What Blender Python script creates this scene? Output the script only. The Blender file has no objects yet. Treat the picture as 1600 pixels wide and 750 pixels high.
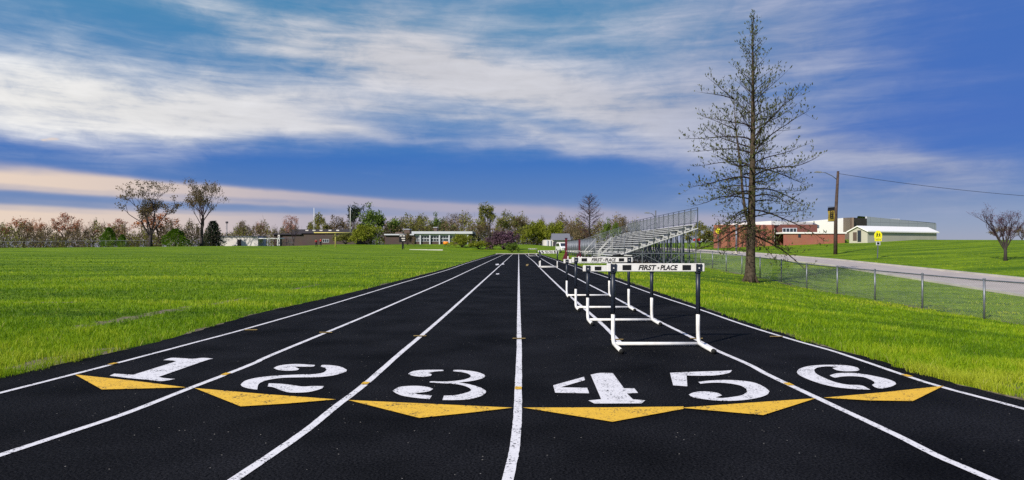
import bpy, bmesh, math, random
import numpy as np
from mathutils import Vector, Matrix
from mathutils.geometry import tessellate_polygon

SC = bpy.context.scene
COL = SC.collection
R = math.radians
HC, F, U0, V0 = 1.12, 1000.0, 800.0, 386.0      # camera height, focal length and principal ray in photo pixels
rnd = random.Random(7)
NR = np.random.default_rng(11)

# ------------------------------------------------------------------ terrain
def sm(x):
    x = np.clip(x, 0, 1); return x*x*(3-2*x)
def terrain(X, Y):
    X = np.asarray(X, float); Y = np.asarray(Y, float)
    zf = np.interp(Y, [0,20,26.5,33,35,44,47,56,80,117,160], [-1.1,-1.12,-1.03,-.93,-.8,-.55,-.43,-.34,0,.4,.9])
    z24 = np.interp(Y, [0,10,30,48,63,95,150], [-1.9,-1.75,-1.16,-.27,.175,.6,1.0])
    z31 = np.interp(Y, [0,20,38.75,62,81,109,150], [-1.7,-1.35,-.84,-.1,.31,.68,1.1])
    z70 = np.interp(Y, [0,20,60,87,140,200,400], [.3,.8,1.6,2.1,2.8,2.95,2.9])
    def seg(a, b, za, zb): return za + (zb-za)*np.clip((X-a)/(b-a), 0, 1)
    zr = np.where(X < 14.8, seg(4.6, 14.8, 0*zf, zf),
         np.where(X < 24, seg(14.8, 24, zf, z24),
         np.where(X < 31, seg(24, 31, z24, z31),
         np.where(X < 70, seg(31, 70, z31, z70), seg(70, 140, z70, z70-.5)))))
    zl = np.interp(-X, [4.8,12,36,56,120,300], [0,.5,1.05,1.4,.8,.8])*sm((Y-8)/135)
    z = np.where(X > 4.6, zr, zl)
    w = sm((70-np.abs(X+8))/35)
    zc = np.where(X < 2, 1.85, 1.85-.5*sm((X-2)/10))*sm((Y-104)/62)
    z = np.where(Y > 104, np.maximum(z, zc*w), z)
    return z - 0.02
def T(x, y): return float(terrain(x, y))
def px(u, Y, z=None, v=None):                    # a point of the place from a direction and a distance
    x = (u-U0)/F*Y
    if v is not None: return Vector((x, Y, HC-(v-V0)/F*Y))
    return Vector((x, Y, T(x, Y) if z is None else z))
def gp(u, v):                                    # on the flat track
    Y = HC*F/(v-V0); return ((u-U0)/F*Y, Y)
def hit(u, v):                                   # on the terrain
    for Y in np.arange(4, 260, .1):
        x = (u-U0)/F*Y
        if T(x, Y) >= HC-(v-V0)/F*Y: return Vector((x, Y, T(x, Y)))
    return px(u, 120)

# ------------------------------------------------------------------ materials
def nt(m):
    m.use_nodes = True; t = m.node_tree; return t, t.nodes, t.links
def mat(name, col, rough=.6, spec=.3, metal=0, var=.12, scale=8, bump=0, bscale=60, trans=0, col2=None, coord='Object', detail=4):
    m = bpy.data.materials.new(name); t, N, L = nt(m)
    b = N['Principled BSDF']; b.inputs['Roughness'].default_value = rough
    b.inputs['Specular IOR Level'].default_value = spec; b.inputs['Metallic'].default_value = metal
    tc = N.new('ShaderNodeTexCoord')
    nz = N.new('ShaderNodeTexNoise'); nz.inputs['Scale'].default_value = scale; nz.inputs['Detail'].default_value = detail
    L.new(tc.outputs[coord], nz.inputs['Vector'])
    rp = N.new('ShaderNodeValToRGB'); rp.color_ramp.elements[0].position = .3; rp.color_ramp.elements[1].position = .7
    c = col; c2 = col2
    if c2 is None:
        rp.color_ramp.elements[0].color = [x*(1-var) for x in c]+[1]; rp.color_ramp.elements[1].color = [min(1, x*(1+var)) for x in c]+[1]
    else:
        rp.color_ramp.elements[0].color = list(c)+[1]; rp.color_ramp.elements[1].color = list(c2)+[1]
    L.new(nz.outputs['Fac'], rp.inputs['Fac']); L.new(rp.outputs['Color'], b.inputs['Base Color'])
    if bump:
        n2 = N.new('ShaderNodeTexNoise'); n2.inputs['Scale'].default_value = bscale; n2.inputs['Detail'].default_value = 5
        L.new(tc.outputs[coord], n2.inputs['Vector'])
        bp = N.new('ShaderNodeBump'); bp.inputs['Strength'].default_value = bump; bp.inputs['Distance'].default_value = .02
        L.new(n2.outputs['Fac'], bp.inputs['Height']); L.new(bp.outputs['Normal'], b.inputs['Normal'])
    if trans:
        tr = N.new('ShaderNodeBsdfTranslucent'); mx = N.new('ShaderNodeMixShader'); mx.inputs[0].default_value = trans
        L.new(rp.outputs['Color'], tr.inputs['Color']); L.new(b.outputs[0], mx.inputs[1]); L.new(tr.outputs[0], mx.inputs[2])
        L.new(mx.outputs[0], N['Material Output'].inputs['Surface'])
    return m

M = {}
M['white_paint'] = mat('white_metal_paint', (.60,.58,.55), .5, .35, col2=(.76,.76,.75), scale=11, detail=8)
M['navy'] = mat('navy_plastic', (.014,.019,.032), .42, .45, var=.25, scale=12)
M['black'] = mat('black_print', (.008,.008,.01), .5, .3, var=.1)
M['lettering'] = mat('dark_lettering', (.012,.012,.016), .55, .3)
M['rubber'] = mat('rubber_cap', (.012,.012,.012), .7, .2)
M['alu'] = mat('bleacher_aluminium', (.50,.50,.50), .5, .4, metal=0, var=.14, scale=3)
M['galv'] = mat('galvanised_steel', (.165,.18,.21), .45, .5, metal=.5, var=.25, scale=6)
M['galv_dark'] = mat('weathered_frame_steel', (.12,.13,.15), .5, .4, metal=.4, var=.25, scale=5)
M['wire'] = mat('fence_wire', (.29,.31,.33), .5, .4, metal=.1, var=.2, scale=3)
M['rail_blue'] = mat('blue_grey_rail', (.06,.075,.115), .5, .4, var=.2)
M['lf_plum'] = mat('plum_buds', (.07,.035,.055), .7, .2, col2=(.15,.08,.12), scale=1.5)
M['maroon'] = mat('maroon_paint', (.10,.008,.018), .5, .4, var=.2)
M['wood'] = mat('weathered_pole_wood', (.07,.049,.042), .85, .1, var=.35, scale=3, bump=.4, bscale=25)
M['bark'] = mat('oak_bark', (.035,.026,.019), .9, .1, col2=(.095,.073,.052), scale=9, bump=.8, bscale=18)
M['twig'] = mat('oak_twig', (.030,.021,.017), .85, .1, var=.35, scale=4)
M['oakleaf'] = mat('young_oak_leaf', (.035,.050,.016), .6, .25, col2=(.11,.115,.03), scale=3, trans=.25)
M['bark_far'] = mat('far_bark', (.05,.042,.04), .9, .1, var=.35, scale=2)
M['twig_grey'] = mat('grey_twigs', (.072,.052,.034), .9, .1, var=.35, scale=2)
M['twig_purple'] = mat('purple_twigs', (.052,.032,.042), .9, .1, var=.3, scale=2)
def leafmat(n, a, b): return mat(n, a, .65, .2, col2=b, scale=1.5, trans=.3, detail=6)
M['lf_orange'] = leafmat('orange_buds', (.30,.085,.03), (.52,.22,.07))
M['lf_pink'] = leafmat('pink_buds', (.34,.15,.11), (.46,.27,.19))
M['lf_olive'] = leafmat('olive_leaves', (.11,.12,.024), (.25,.24,.05))
M['lf_darkolive'] = leafmat('dark_olive_leaves', (.075,.07,.03), (.21,.13,.05))
M['lf_green'] = leafmat('green_leaves', (.065,.12,.014), (.15,.21,.03))
M['lf_yellow'] = leafmat('yellow_green_leaves', (.15,.18,.012), (.28,.30,.03))
M['lf_brown'] = leafmat('brown_buds', (.12,.085,.045), (.23,.18,.09))
M['lf_conifer'] = leafmat('conifer_needles', (.018,.034,.018), (.045,.065,.03))
M['lf_cedar'] = leafmat('cedar_sprays', (.07,.15,.010), (.16,.26,.018))
M['lf_purple'] = leafmat('redbud_blossom', (.075,.045,.055), (.17,.085,.14))
M['lf_redbrown'] = leafmat('red_brown_buds', (.26,.07,.035), (.42,.16,.06))
M['roof_grey'] = mat('grey_roof', (.16,.165,.19), .8, .2)
M['roof_dark'] = mat('dark_roof', (.05,.045,.06), .8, .2)
M['white_wall'] = mat('white_wall', (.62,.58,.56), .7, .2, var=.08, scale=.8)
M['cream_metal'] = mat('cream_siding', (.43,.415,.34), .55, .3, var=.05, scale=.5)
M['white_roof'] = mat('white_metal_roof', (.80,.79,.76), .5, .3, var=.04)
M['grey_panel'] = None
M['taupe'] = mat('taupe_panel', (.20,.15,.12), .7, .2, var=.08, scale=.4)
M['taupe_dark'] = mat('brown_panel', (.105,.075,.06), .7, .2, var=.08, scale=.4)
M['glass'] = mat('dark_glass', (.02,.028,.035), .08, .6, var=.3, scale=.5)
M['frame_white'] = mat('white_frame', (.50,.52,.57), .5, .3)
M['concrete'] = mat('pale_concrete', (.42,.39,.36), .85, .15, var=.15, scale=1.2, bump=.2)
M['yellow_paint'] = mat('pale_yellow_paint', (.62,.52,.16), .5, .3)
M['sign_yellow'] = mat('fluorescent_yellow', (.80,.74,.02), .45, .3, var=.03)
M['orange'] = mat('orange_plastic', (.80,.25,.015), .5, .3)
M['gold'] = mat('gold_cloth', (.26,.19,.035), .8, .1, var=.3)
M['car_white'] = mat('white_car_paint', (.75,.75,.76), .25, .5, var=.02)
M['car_red'] = mat('red_car_paint', (.35,.03,.02), .25, .5, var=.02)
M['skin'] = mat('skin', (.35,.2,.14), .6, .3)
M['red_cloth'] = mat('red_cloth', (.36,.01,.02), .8, .1)
M['dark_cloth'] = mat('dark_cloth', (.015,.015,.02), .8, .1)
M['lamp'] = mat('lamp_head', (.2,.21,.23), .4, .4)

def brick(name, c1, c2, mortar, sc):
    m = bpy.data.materials.new(name); t, N, L = nt(m); b = N['Principled BSDF']; b.inputs['Roughness'].default_value = .85
    tc = N.new('ShaderNodeTexCoord'); mp = N.new('ShaderNodeMapping'); mp.inputs['Rotation'].default_value = (R(90), 0, 0)
    L.new(tc.outputs['Object'], mp.inputs['Vector'])
    k = N.new('ShaderNodeTexBrick'); k.inputs['Scale'].default_value = sc
    k.inputs['Color1'].default_value = (*c1, 1); k.inputs['Color2'].default_value = (*c2, 1); k.inputs['Mortar'].default_value = (*mortar, 1)
    k.inputs['Mortar Size'].default_value = .012
    n = N.new('ShaderNodeTexNoise'); n.inputs['Scale'].default_value = .6; n.inputs['Detail'].default_value = 5
    L.new(tc.outputs['Object'], n.inputs['Vector'])
    mx = N.new('ShaderNodeMix'); mx.data_type = 'RGBA'; mx.blend_type = 'MULTIPLY'; mx.inputs[0].default_value = .5
    L.new(mp.outputs[0], k.inputs['Vector']); L.new(k.outputs['Color'], mx.inputs[6]); L.new(n.outputs['Color'], mx.inputs[7])
    L.new(mx.outputs[2], b.inputs['Base Color']); return m
M['brick_lit'] = brick('sunlit_brick', (.46,.16,.10), (.38,.12,.075), (.36,.2,.15), 3)  # school brick as the sunlit wing shows it, sunlight put into the colour
M['brick_shaded'] = brick('shaded_brick', (.19,.055,.04), (.15,.045,.035), (.2,.1,.08), 3)  # the same brick with shade put into its colour, for the darker walls
M['brick_brown'] = brick('brown_brick', (.095,.062,.055), (.075,.05,.044), (.11,.085,.08), 3)

def panels(name, c, seam, sx, sy):
    m = bpy.data.materials.new(name); t, N, L = nt(m); b = N['Principled BSDF']; b.inputs['Roughness'].default_value = .5; b.inputs['Metallic'].default_value = .15
    tc = N.new('ShaderNodeTexCoord'); mp = N.new('ShaderNodeMapping'); mp.inputs['Rotation'].default_value = (R(90), 0, 0)
    L.new(tc.outputs['Object'], mp.inputs['Vector'])
    k = N.new('ShaderNodeTexBrick'); k.inputs['Scale'].default_value = 1; k.offset = 0
    k.inputs['Brick Width'].default_value = sx; k.inputs['Row Height'].default_value = sy; k.inputs['Mortar Size'].default_value = .05
    k.inputs['Color1'].default_value = (*c, 1); k.inputs['Color2'].default_value = (*[x*.95 for x in c], 1); k.inputs['Mortar'].default_value = (*seam, 1)
    L.new(mp.outputs[0], k.inputs['Vector']); L.new(k.outputs['Color'], b.inputs['Base Color']); return m
M['grey_panel'] = panels('grey_metal_panels', (.46,.48,.52), (.30,.31,.34), 3.4, 1.7)

def lines_paint(name, col):
    m = bpy.data.materials.new(name); t, N, L = nt(m); b = N['Principled BSDF']; b.inputs['Roughness'].default_value = .75
    tc = N.new('ShaderNodeTexCoord')
    a = N.new('ShaderNodeTexNoise'); a.inputs['Scale'].default_value = 62; a.inputs['Detail'].default_value = 5; a.inputs['Roughness'].default_value = .7
    c = N.new('ShaderNodeTexNoise'); c.inputs['Scale'].default_value = 7; c.inputs['Detail'].default_value = 3
    ad = N.new('ShaderNodeMath'); ad.operation = 'MULTIPLY_ADD'; ad.inputs[1].default_value = .35
    L.new(tc.outputs['Object'], a.inputs['Vector']); L.new(tc.outputs['Object'], c.inputs['Vector'])
    L.new(c.outputs['Fac'], ad.inputs[0]); L.new(a.outputs['Fac'], ad.inputs[2])
    rp = N.new('ShaderNodeValToRGB'); e = rp.color_ramp.elements
    e[0].position = .555; e[0].color = (.02,.02,.022,1); e[1].position = .60; e[1].color = (*col, 1)
    L.new(ad.outputs[0], rp.inputs['Fac'])
    d = N.new('ShaderNodeTexNoise'); d.inputs['Scale'].default_value = 40; d.inputs['Detail'].default_value = 4
    L.new(tc.outputs['Object'], d.inputs['Vector'])
    mr = N.new('ShaderNodeMapRange'); mr.inputs[3].default_value = .78; mr.inputs[4].default_value = 1.12; L.new(d.outputs['Fac'], mr.inputs[0])
    mx = N.new('ShaderNodeVectorMath'); mx.operation = 'SCALE'; L.new(rp.outputs['Color'], mx.inputs[0]); L.new(mr.outputs[0], mx.inputs['Scale'])
    L.new(mx.outputs[0], b.inputs['Base Color'])
    bp = N.new('ShaderNodeBump'); bp.inputs['Strength'].default_value = .5; bp.inputs['Distance'].default_value = .004
    L.new(a.outputs['Fac'], bp.inputs['Height']); L.new(bp.outputs['Normal'], b.inputs['Normal']); return m
M['line_white'] = lines_paint('worn_white_track_paint', (.78,.76,.77))
M['line_yellow'] = lines_paint('worn_yellow_track_paint', (.82,.48,.03))
M['line_tan'] = lines_paint('worn_tan_track_paint', (.30,.20,.045))

def track_mat():
    m = bpy.data.materials.new('black_rubber_granules'); t, N, L = nt(m); b = N['Principled BSDF']
    b.inputs['Roughness'].default_value = .85; b.inputs['Specular IOR Level'].default_value = .03
    tc = N.new('ShaderNodeTexCoord')
    a = N.new('ShaderNodeTexNoise'); a.inputs['Scale'].default_value = 72; a.inputs['Detail'].default_value = 4; a.inputs['Roughness'].default_value = .7
    g = N.new('ShaderNodeTexNoise'); g.inputs['Scale'].default_value = 1.1; g.inputs['Detail'].default_value = 5
    s = N.new('ShaderNodeTexVoronoi'); s.inputs['Scale'].default_value = 32; s.inputs['Randomness'].default_value = 1
    s2 = N.new('ShaderNodeTexVoronoi'); s2.inputs['Scale'].default_value = 4.5
    for n in (a, g, s, s2): L.new(tc.outputs['Object'], n.inputs['Vector'])
    rp = N.new('ShaderNodeValToRGB'); e = rp.color_ramp.elements
    e[0].position = .38; e[0].color = (.001,.0011,.0016,1); e[1].position = .66; e[1].color = (.0165,.0165,.019,1); x = e.new(.80); x.color = (.075,.07,.07,1)
    L.new(a.outputs['Fac'], rp.inputs['Fac'])
    mr = N.new('ShaderNodeMapRange'); mr.inputs[1].default_value = .3; mr.inputs[2].default_value = .7; mr.inputs[3].default_value = .65; mr.inputs[4].default_value = 1.9
    L.new(g.outputs['Fac'], mr.inputs[0])
    sc = N.new('ShaderNodeVectorMath'); sc.operation = 'SCALE'; L.new(rp.outputs['Color'], sc.inputs[0]); L.new(mr.outputs[0], sc.inputs['Scale'])
    # pale grit: a few cells of each voronoi are chosen by their random colour
    def flecks(v, thr, rad):
        sp = N.new('ShaderNodeSeparateColor'); L.new(v.outputs['Color'], sp.inputs[0])
        c1 = N.new('ShaderNodeMath'); c1.operation = 'GREATER_THAN'; c1.inputs[1].default_value = thr; L.new(sp.outputs[0], c1.inputs[0])
        c2 = N.new('ShaderNodeMath'); c2.operation = 'LESS_THAN'; c2.inputs[1].default_value = rad; L.new(v.outputs['Distance'], c2.inputs[0])
        mu = N.new('ShaderNodeMath'); mu.operation = 'MULTIPLY'; L.new(c1.outputs[0], mu.inputs[0]); L.new(c2.outputs[0], mu.inputs[1]); return mu
    f1 = flecks(s, .965, .12); f2 = flecks(s2, .70, .018)
    mxx = N.new('ShaderNodeMath'); mxx.operation = 'MAXIMUM'; L.new(f1.outputs[0], mxx.inputs[0]); L.new(f2.outputs[0], mxx.inputs[1])
    mx = N.new('ShaderNodeMix'); mx.data_type = 'RGBA'; L.new(mxx.outputs[0], mx.inputs[0]); L.new(sc.outputs[0], mx.inputs[6]); mx.inputs[7].default_value = (.30,.28,.25,1)
    L.new(mx.outputs[2], b.inputs['Base Color'])
    bp = N.new('ShaderNodeBump'); bp.inputs['Strength'].default_value = .9; bp.inputs['Distance'].default_value = .006
    L.new(a.outputs['Fac'], bp.inputs['Height']); L.new(bp.outputs['Normal'], b.inputs['Normal']); return m
M['track'] = track_mat()

DIRT = [(-6.15, 10.6, .11, 1.7), (-5.95, 13.6, .06, .9), (-5.9, 18.0, .05, 1.2), (-9.6, 13.2, .5, .10), (-4.6, 6.3, .15, .5), (4.35, 4.95, .35, .35),
        (-4.5, 6.9, .1, .35), (10.0, 48, .0, .0)]
def ground_mat():
    m = bpy.data.materials.new('spring_turf'); t, N, L = nt(m); b = N['Principled BSDF']
    b.inputs['Roughness'].default_value = .9; b.inputs['Specular IOR Level'].default_value = .12
    tc = N.new('ShaderNodeTexCoord'); P = tc.outputs['Object']
    def noise(scale, vec, detail=5):
        mp = N.new('ShaderNodeMapping'); mp.inputs['Scale'].default_value = vec; L.new(P, mp.inputs['Vector'])
        n = N.new('ShaderNodeTexNoise'); n.inputs['Scale'].default_value = scale; n.inputs['Detail'].default_value = detail; L.new(mp.outputs[0], n.inputs['Vector']); return n
    n1 = noise(1.0, (.12,.42,1)); n2 = noise(1.0, (3,3,3)); n3 = noise(1, (22,22,22)); n4 = noise(1, (.05,.02,1), 3)
    r1 = N.new('ShaderNodeValToRGB'); e = r1.color_ramp.elements
    e[0].position = .40; e[0].color = (.065,.135,.003,1); e[1].position = .60; e[1].color = (.20,.30,.005,1)
    ad = N.new('ShaderNodeMath'); ad.operation = 'MULTIPLY_ADD'; ad.inputs[1].default_value = .45
    L.new(n2.outputs['Fac'], ad.inputs[0]); 
    a2 = N.new('ShaderNodeMath'); a2.operation = 'MULTIPLY'; a2.inputs[1].default_value = .55; L.new(n1.outputs['Fac'], a2.inputs[0]); L.new(a2.outputs[0], ad.inputs[2])
    L.new(ad.outputs[0], r1.inputs['Fac'])
    r3 = N.new('ShaderNodeMapRange'); r3.inputs[1].default_value = .3; r3.inputs[2].default_value = .7; r3.inputs[3].default_value = .5; r3.inputs[4].default_value = 1.3
    L.new(n3.outputs['Fac'], r3.inputs[0])
    s1 = N.new('ShaderNodeVectorMath'); s1.operation = 'SCALE'; L.new(r1.outputs['Color'], s1.inputs[0]); L.new(r3.outputs[0], s1.inputs['Scale'])
    cur = s1.outputs[0]
    sx = N.new('ShaderNodeSeparateXYZ'); L.new(P, sx.inputs[0])
    def math(op, a, bb=None, c=None):
        n = N.new('ShaderNodeMath'); n.operation = op
        for i, x in enumerate((a, bb, c)):
            if x is None: continue
            if isinstance(x, (int, float)): n.inputs[i].default_value = x
            else: L.new(x, n.inputs[i])
        return n.outputs[0]
    tot = None
    nb = math('MULTIPLY', math('SUBTRACT', noise(1, (5,3,1)).outputs['Fac'], .55), 5.5)
    for cx, cy, rx, ry in DIRT[:-1]:
        dx = math('DIVIDE', math('SUBTRACT', sx.outputs[0], cx), rx*2.2); dy = math('DIVIDE', math('SUBTRACT', sx.outputs[1], cy), ry*1.3)
        r = math('ADD', math('MULTIPLY', dx, dx), math('MULTIPLY', dy, dy))
        k = math('ADD', math('SUBTRACT', 1.0, r), nb); k = math('MULTIPLY', k, 2.0)
        k = math('MULTIPLY', math('MINIMUM', math('MAXIMUM', k, 0), 1), math('LESS_THAN', r, 1.6))
        tot = k if tot is None else math('MAXIMUM', tot, k)
    # leaf litter along the fence foot and worn ground under the stand
    fx = math('ABSOLUTE', math('SUBTRACT', sx.outputs[0], 14.8)); fk = math('MULTIPLY', math('LESS_THAN', fx, .28), math('GREATER_THAN', noise(1, (1.5,.8,1)).outputs['Fac'], .52))
    fk = math('MULTIPLY', fk, math('LESS_THAN', sx.outputs[1], 95.0))
    bx = math('MULTIPLY', math('LESS_THAN', math('ABSOLUTE', math('SUBTRACT', sx.outputs[0], 11.0)), 3.3), math('LESS_THAN', math('ABSOLUTE', math('SUBTRACT', sx.outputs[1], 65.5)), 15.0))
    tot = math('MAXIMUM', tot, math('MAXIMUM', math('MULTIPLY', fk, .75), bx))
    nd = noise(1, (14,14,14)); rd = N.new('ShaderNodeValToRGB'); rd.color_ramp.elements[0].color = (.06,.045,.03,1); rd.color_ramp.elements[1].color = (.30,.25,.18,1)
    L.new(nd.outputs['Fac'], rd.inputs['Fac'])
    mx = N.new('ShaderNodeMix'); mx.data_type = 'RGBA'; L.new(tot, mx.inputs[0]); L.new(cur, mx.inputs[6]); L.new(rd.outputs['Color'], mx.inputs[7])
    L.new(mx.outputs[2], b.inputs['Base Color'])
    hb = math('ADD', math('MULTIPLY', n2.outputs['Fac'], .6), math('MULTIPLY', n3.outputs['Fac'], .4))
    bp = N.new('ShaderNodeBump'); bp.inputs['Strength'].default_value = .8; bp.inputs['Distance'].default_value = .08
    L.new(hb, bp.inputs['Height']); L.new(bp.outputs['Normal'], b.inputs['Normal']); return m
M['ground'] = ground_mat()

def blade_mat():
    m = bpy.data.materials.new('grass_blade'); t, N, L = nt(m); b = N['Principled BSDF']
    b.inputs['Roughness'].default_value = .55; b.inputs['Specular IOR Level'].default_value = .25
    at = N.new('ShaderNodeAttribute'); at.attribute_name = 'tint'
    rp = N.new('ShaderNodeValToRGB'); e = rp.color_ramp.elements
    e[0].position = 0; e[0].color = (.06,.135,.003,1); e[1].position = 1; e[1].color = (.42,.36,.14,1)
    x = e.new(.35); x.color = (.155,.285,.004,1); x = e.new(.75); x.color = (.30,.43,.008,1); x = e.new(.93); x.color = (.42,.48,.03,1)
    L.new(at.outputs['Fac'], rp.inputs['Fac']); L.new(rp.outputs['Color'], b.inputs['Base Color'])
    tr = N.new('ShaderNodeBsdfTranslucent'); mx = N.new('ShaderNodeMixShader'); mx.inputs[0].default_value = .45
    L.new(rp.outputs['Color'], tr.inputs['Color']); L.new(b.outputs[0], mx.inputs[1]); L.new(tr.outputs[0], mx.inputs[2])
    L.new(mx.outputs[0], N['Material Output'].inputs['Surface']); return m
M['blade'] = blade_mat()
M['road'] = mat('pale_concrete_road', (.42,.37,.34), .85, .15, var=.1, scale=.7, bump=.15)

# ------------------------------------------------------------------ mesh helpers
class MB:
    def __init__(s): s.v = []; s.f = []; s.mi = []; s.cm = 0
    def add(s, vs, fs):
        o = len(s.v); s.v.extend(tuple(p) for p in vs); s.f.extend(tuple(i+o for i in f) for f in fs); s.mi.extend([s.cm]*len(fs))
    def box(s, lo, hi, rot=0, piv=None):
        x0,y0,z0 = lo; x1,y1,z1 = hi
        vs = [(x0,y0,z0),(x1,y0,z0),(x1,y1,z0),(x0,y1,z0),(x0,y0,z1),(x1,y0,z1),(x1,y1,z1),(x0,y1,z1)]
        s.add(vs, [(0,3,2,1),(4,5,6,7),(0,1,5,4),(1,2,6,5),(2,3,7,6),(3,0,4,7)])
    def beam(s, a, b, w, h=None):
        a = Vector(a); b = Vector(b); d = (b-a).normalized(); h = h or w
        up = Vector((0,0,1)) if abs(d.z) < .95 else Vector((0,1,0)); sx = d.cross(up).normalized(); sz = sx.cross(d)
        vs = [p+sx*(i*w/2)+sz*(j*h/2) for p in (a, b) for i, j in ((-1,-1),(1,-1),(1,1),(-1,1))]
        s.add(vs, [(0,1,2,3),(7,6,5,4),(0,4,5,1),(1,5,6,2),(2,6,7,3),(3,7,4,0)])
    def tube(s, pts, rad, n=6, cap=True):
        pts = [Vector(p) for p in pts]; k = len(pts)
        if not hasattr(rad, '__len__'): rad = [rad]*k
        d0 = (pts[1]-pts[0]).normalized(); ref = Vector((0,0,1)) if abs(d0.z) < .9 else Vector((0,1,0))
        o = len(s.v); ax = d0.cross(ref).normalized()
        for i in range(k):
            d = (pts[min(i+1,k-1)]-pts[max(i-1,0)]).normalized()
            ax = (ax-d*ax.dot(d)); ax = ax.normalized() if ax.length > 1e-6 else d.orthogonal().normalized(); ay = d.cross(ax)
            for j in range(n):
                a = 2*math.pi*j/n; s.v.append(tuple(pts[i]+(ax*math.cos(a)+ay*math.sin(a))*rad[i]))
        c = 0
        for i in range(k-1):
            for j in range(n):
                s.f.append((o+i*n+j, o+i*n+(j+1)%n, o+(i+1)*n+(j+1)%n, o+(i+1)*n+j)); c += 1
        if cap:
            s.f.append(tuple(o+j for j in range(n))[::-1]); s.f.append(tuple(o+(k-1)*n+j for j in range(n))); c += 2
        s.mi.extend([s.cm]*c)
    def prism(s, prof, axis, a, b):                 # profile of 2-D points extruded along an axis
        n = len(prof)
        def P(p, t):
            return {'x': (t,p[0],p[1]), 'y': (p[0],t,p[1]), 'z': (p[0],p[1],t)}[axis]
        vs = [P(p, a) for p in prof]+[P(p, b) for p in prof]
        s.add(vs, [tuple(range(n))[::-1], tuple(range(n, 2*n))]+[(i, (i+1)%n, n+(i+1)%n, n+i) for i in range(n)])
    def leaf(s, c, d, l, w, r):
        d = d.normalized(); a = Vector((r.gauss(0,1), r.gauss(0,1), r.gauss(0,1))); sx = d.cross(a)
        sx = sx.normalized() if sx.length > 1e-6 else d.orthogonal().normalized()
        s.add([c-sx*w*.15, c+d*l*.5-sx*w*.5, c+d*l, c+d*l*.5+sx*w*.5], [(0,1,2,3)])
    def build(s, name, m, parent=None, smooth=False, bevel=0):
        me = bpy.data.meshes.new(name); me.from_pydata(s.v, [], s.f)
        ms = m if isinstance(m, (list, tuple)) else [m]
        for x in ms: me.materials.append(x)
        if len(ms) > 1: me.polygons.foreach_set('material_index', s.mi)
        bm = bmesh.new(); bm.from_mesh(me); bmesh.ops.recalc_face_normals(bm, faces=bm.faces) if len(s.f) < 20000 else None
        if bevel: bmesh.ops.bevel(bm, geom=list(bm.edges), offset=bevel, segments=2, affect='EDGES', clamp_overlap=True)
        bm.to_mesh(me); bm.free()
        if smooth: me.polygons.foreach_set('use_smooth', [True]*len(me.polygons))
        me.update()
        o = bpy.data.objects.new(name, me); COL.objects.link(o)
        if parent: o.parent = parent
        return o
def tag(o, label=None, cat=None, group=None, kind=None):
    if label: o['label'] = label
    if cat: o['category'] = cat
    if group: o['group'] = group
    if kind: o['kind'] = kind
    return o
def thing(name, label, cat, loc=(0,0,0), rz=0, group=None):
    o = bpy.data.objects.new(name, None); COL.objects.link(o); o.empty_display_size = .1
    o.location = loc; o.rotation_euler = (0,0,rz); return tag(o, label, cat, group)
def dup(root, loc, rz=None, label=None, scale=None):
    r = root.copy(); COL.objects.link(r); r.location = loc
    if rz is not None: r.rotation_euler = (0,0,rz)
    if label: r['label'] = label
    if scale: r.scale = scale
    for ch in list(root.children):
        c = ch.copy(); COL.objects.link(c); c.parent = r
        for g in list(ch.children):
            d = g.copy(); COL.objects.link(d); d.parent = c
    return r
def text_mesh(name, body, height, width, m, parent, loc, shear=.25, offset=.036, extrude=.0015):
    cu = bpy.data.curves.new(name, 'FONT'); cu.body = body; cu.shear = shear; cu.offset = offset; cu.size = 1; cu.extrude = 0.0
    o = bpy.data.objects.new(name+'_src', cu); COL.objects.link(o)
    bpy.context.view_layer.update(); dg = bpy.context.evaluated_depsgraph_get()
    me = bpy.data.meshes.new_from_object(o.evaluated_get(dg)); bpy.data.objects.remove(o)
    co = np.array([v.co[:] for v in me.vertices]); lo = co.min(0); hi = co.max(0)
    c = (lo+hi)/2
    for v in me.vertices:
        v.co = ((v.co.x-c[0])/(hi[0]-lo[0])*width, 0, (v.co.y-c[1])/(hi[1]-lo[1])*height)
    me.materials.clear(); me.materials.append(m); me.name = name
    q = bpy.data.objects.new(name, me); COL.objects.link(q); q.parent = parent; q.location = loc; return q

# ------------------------------------------------------------------ ground
def make_ground():
    xs = sorted(set([-1500,-700,-400,-250]+list(np.arange(-200,-60,10.))+list(np.arange(-60,-12,3.))+list(np.arange(-12,-4.8,.6))+[-4.8,-4.7,0,4.5,4.6]+
                    list(np.arange(5,14.8,.9))+[14.8]+list(np.arange(16,24,2.))+[24,31]+list(np.arange(34,70,4.))+[70,80,95,110,140,200,300,500,900,1500]))
    ys = sorted(set([-60,-20]+list(np.arange(-4,40,1.))+list(np.arange(40,120,2.))+list(np.arange(120,220,5.))+[230,260,300,400,600,1000,2500]))
    X, Y = np.meshgrid(xs, ys); Z = terrain(X, Y)
    b = MB(); b.v = [tuple(p) for p in np.stack([X.ravel(), Y.ravel(), Z.ravel()], 1)]
    n = len(xs)
    for j in range(len(ys)-1):
        for i in range(n-1): b.f.append((j*n+i, j*n+i+1, (j+1)*n+i+1, (j+1)*n+i))
    b.mi = [0]*len(b.f)
    tag(b.build('ground', M['ground'], smooth=True), kind='structure')
make_ground()

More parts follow.
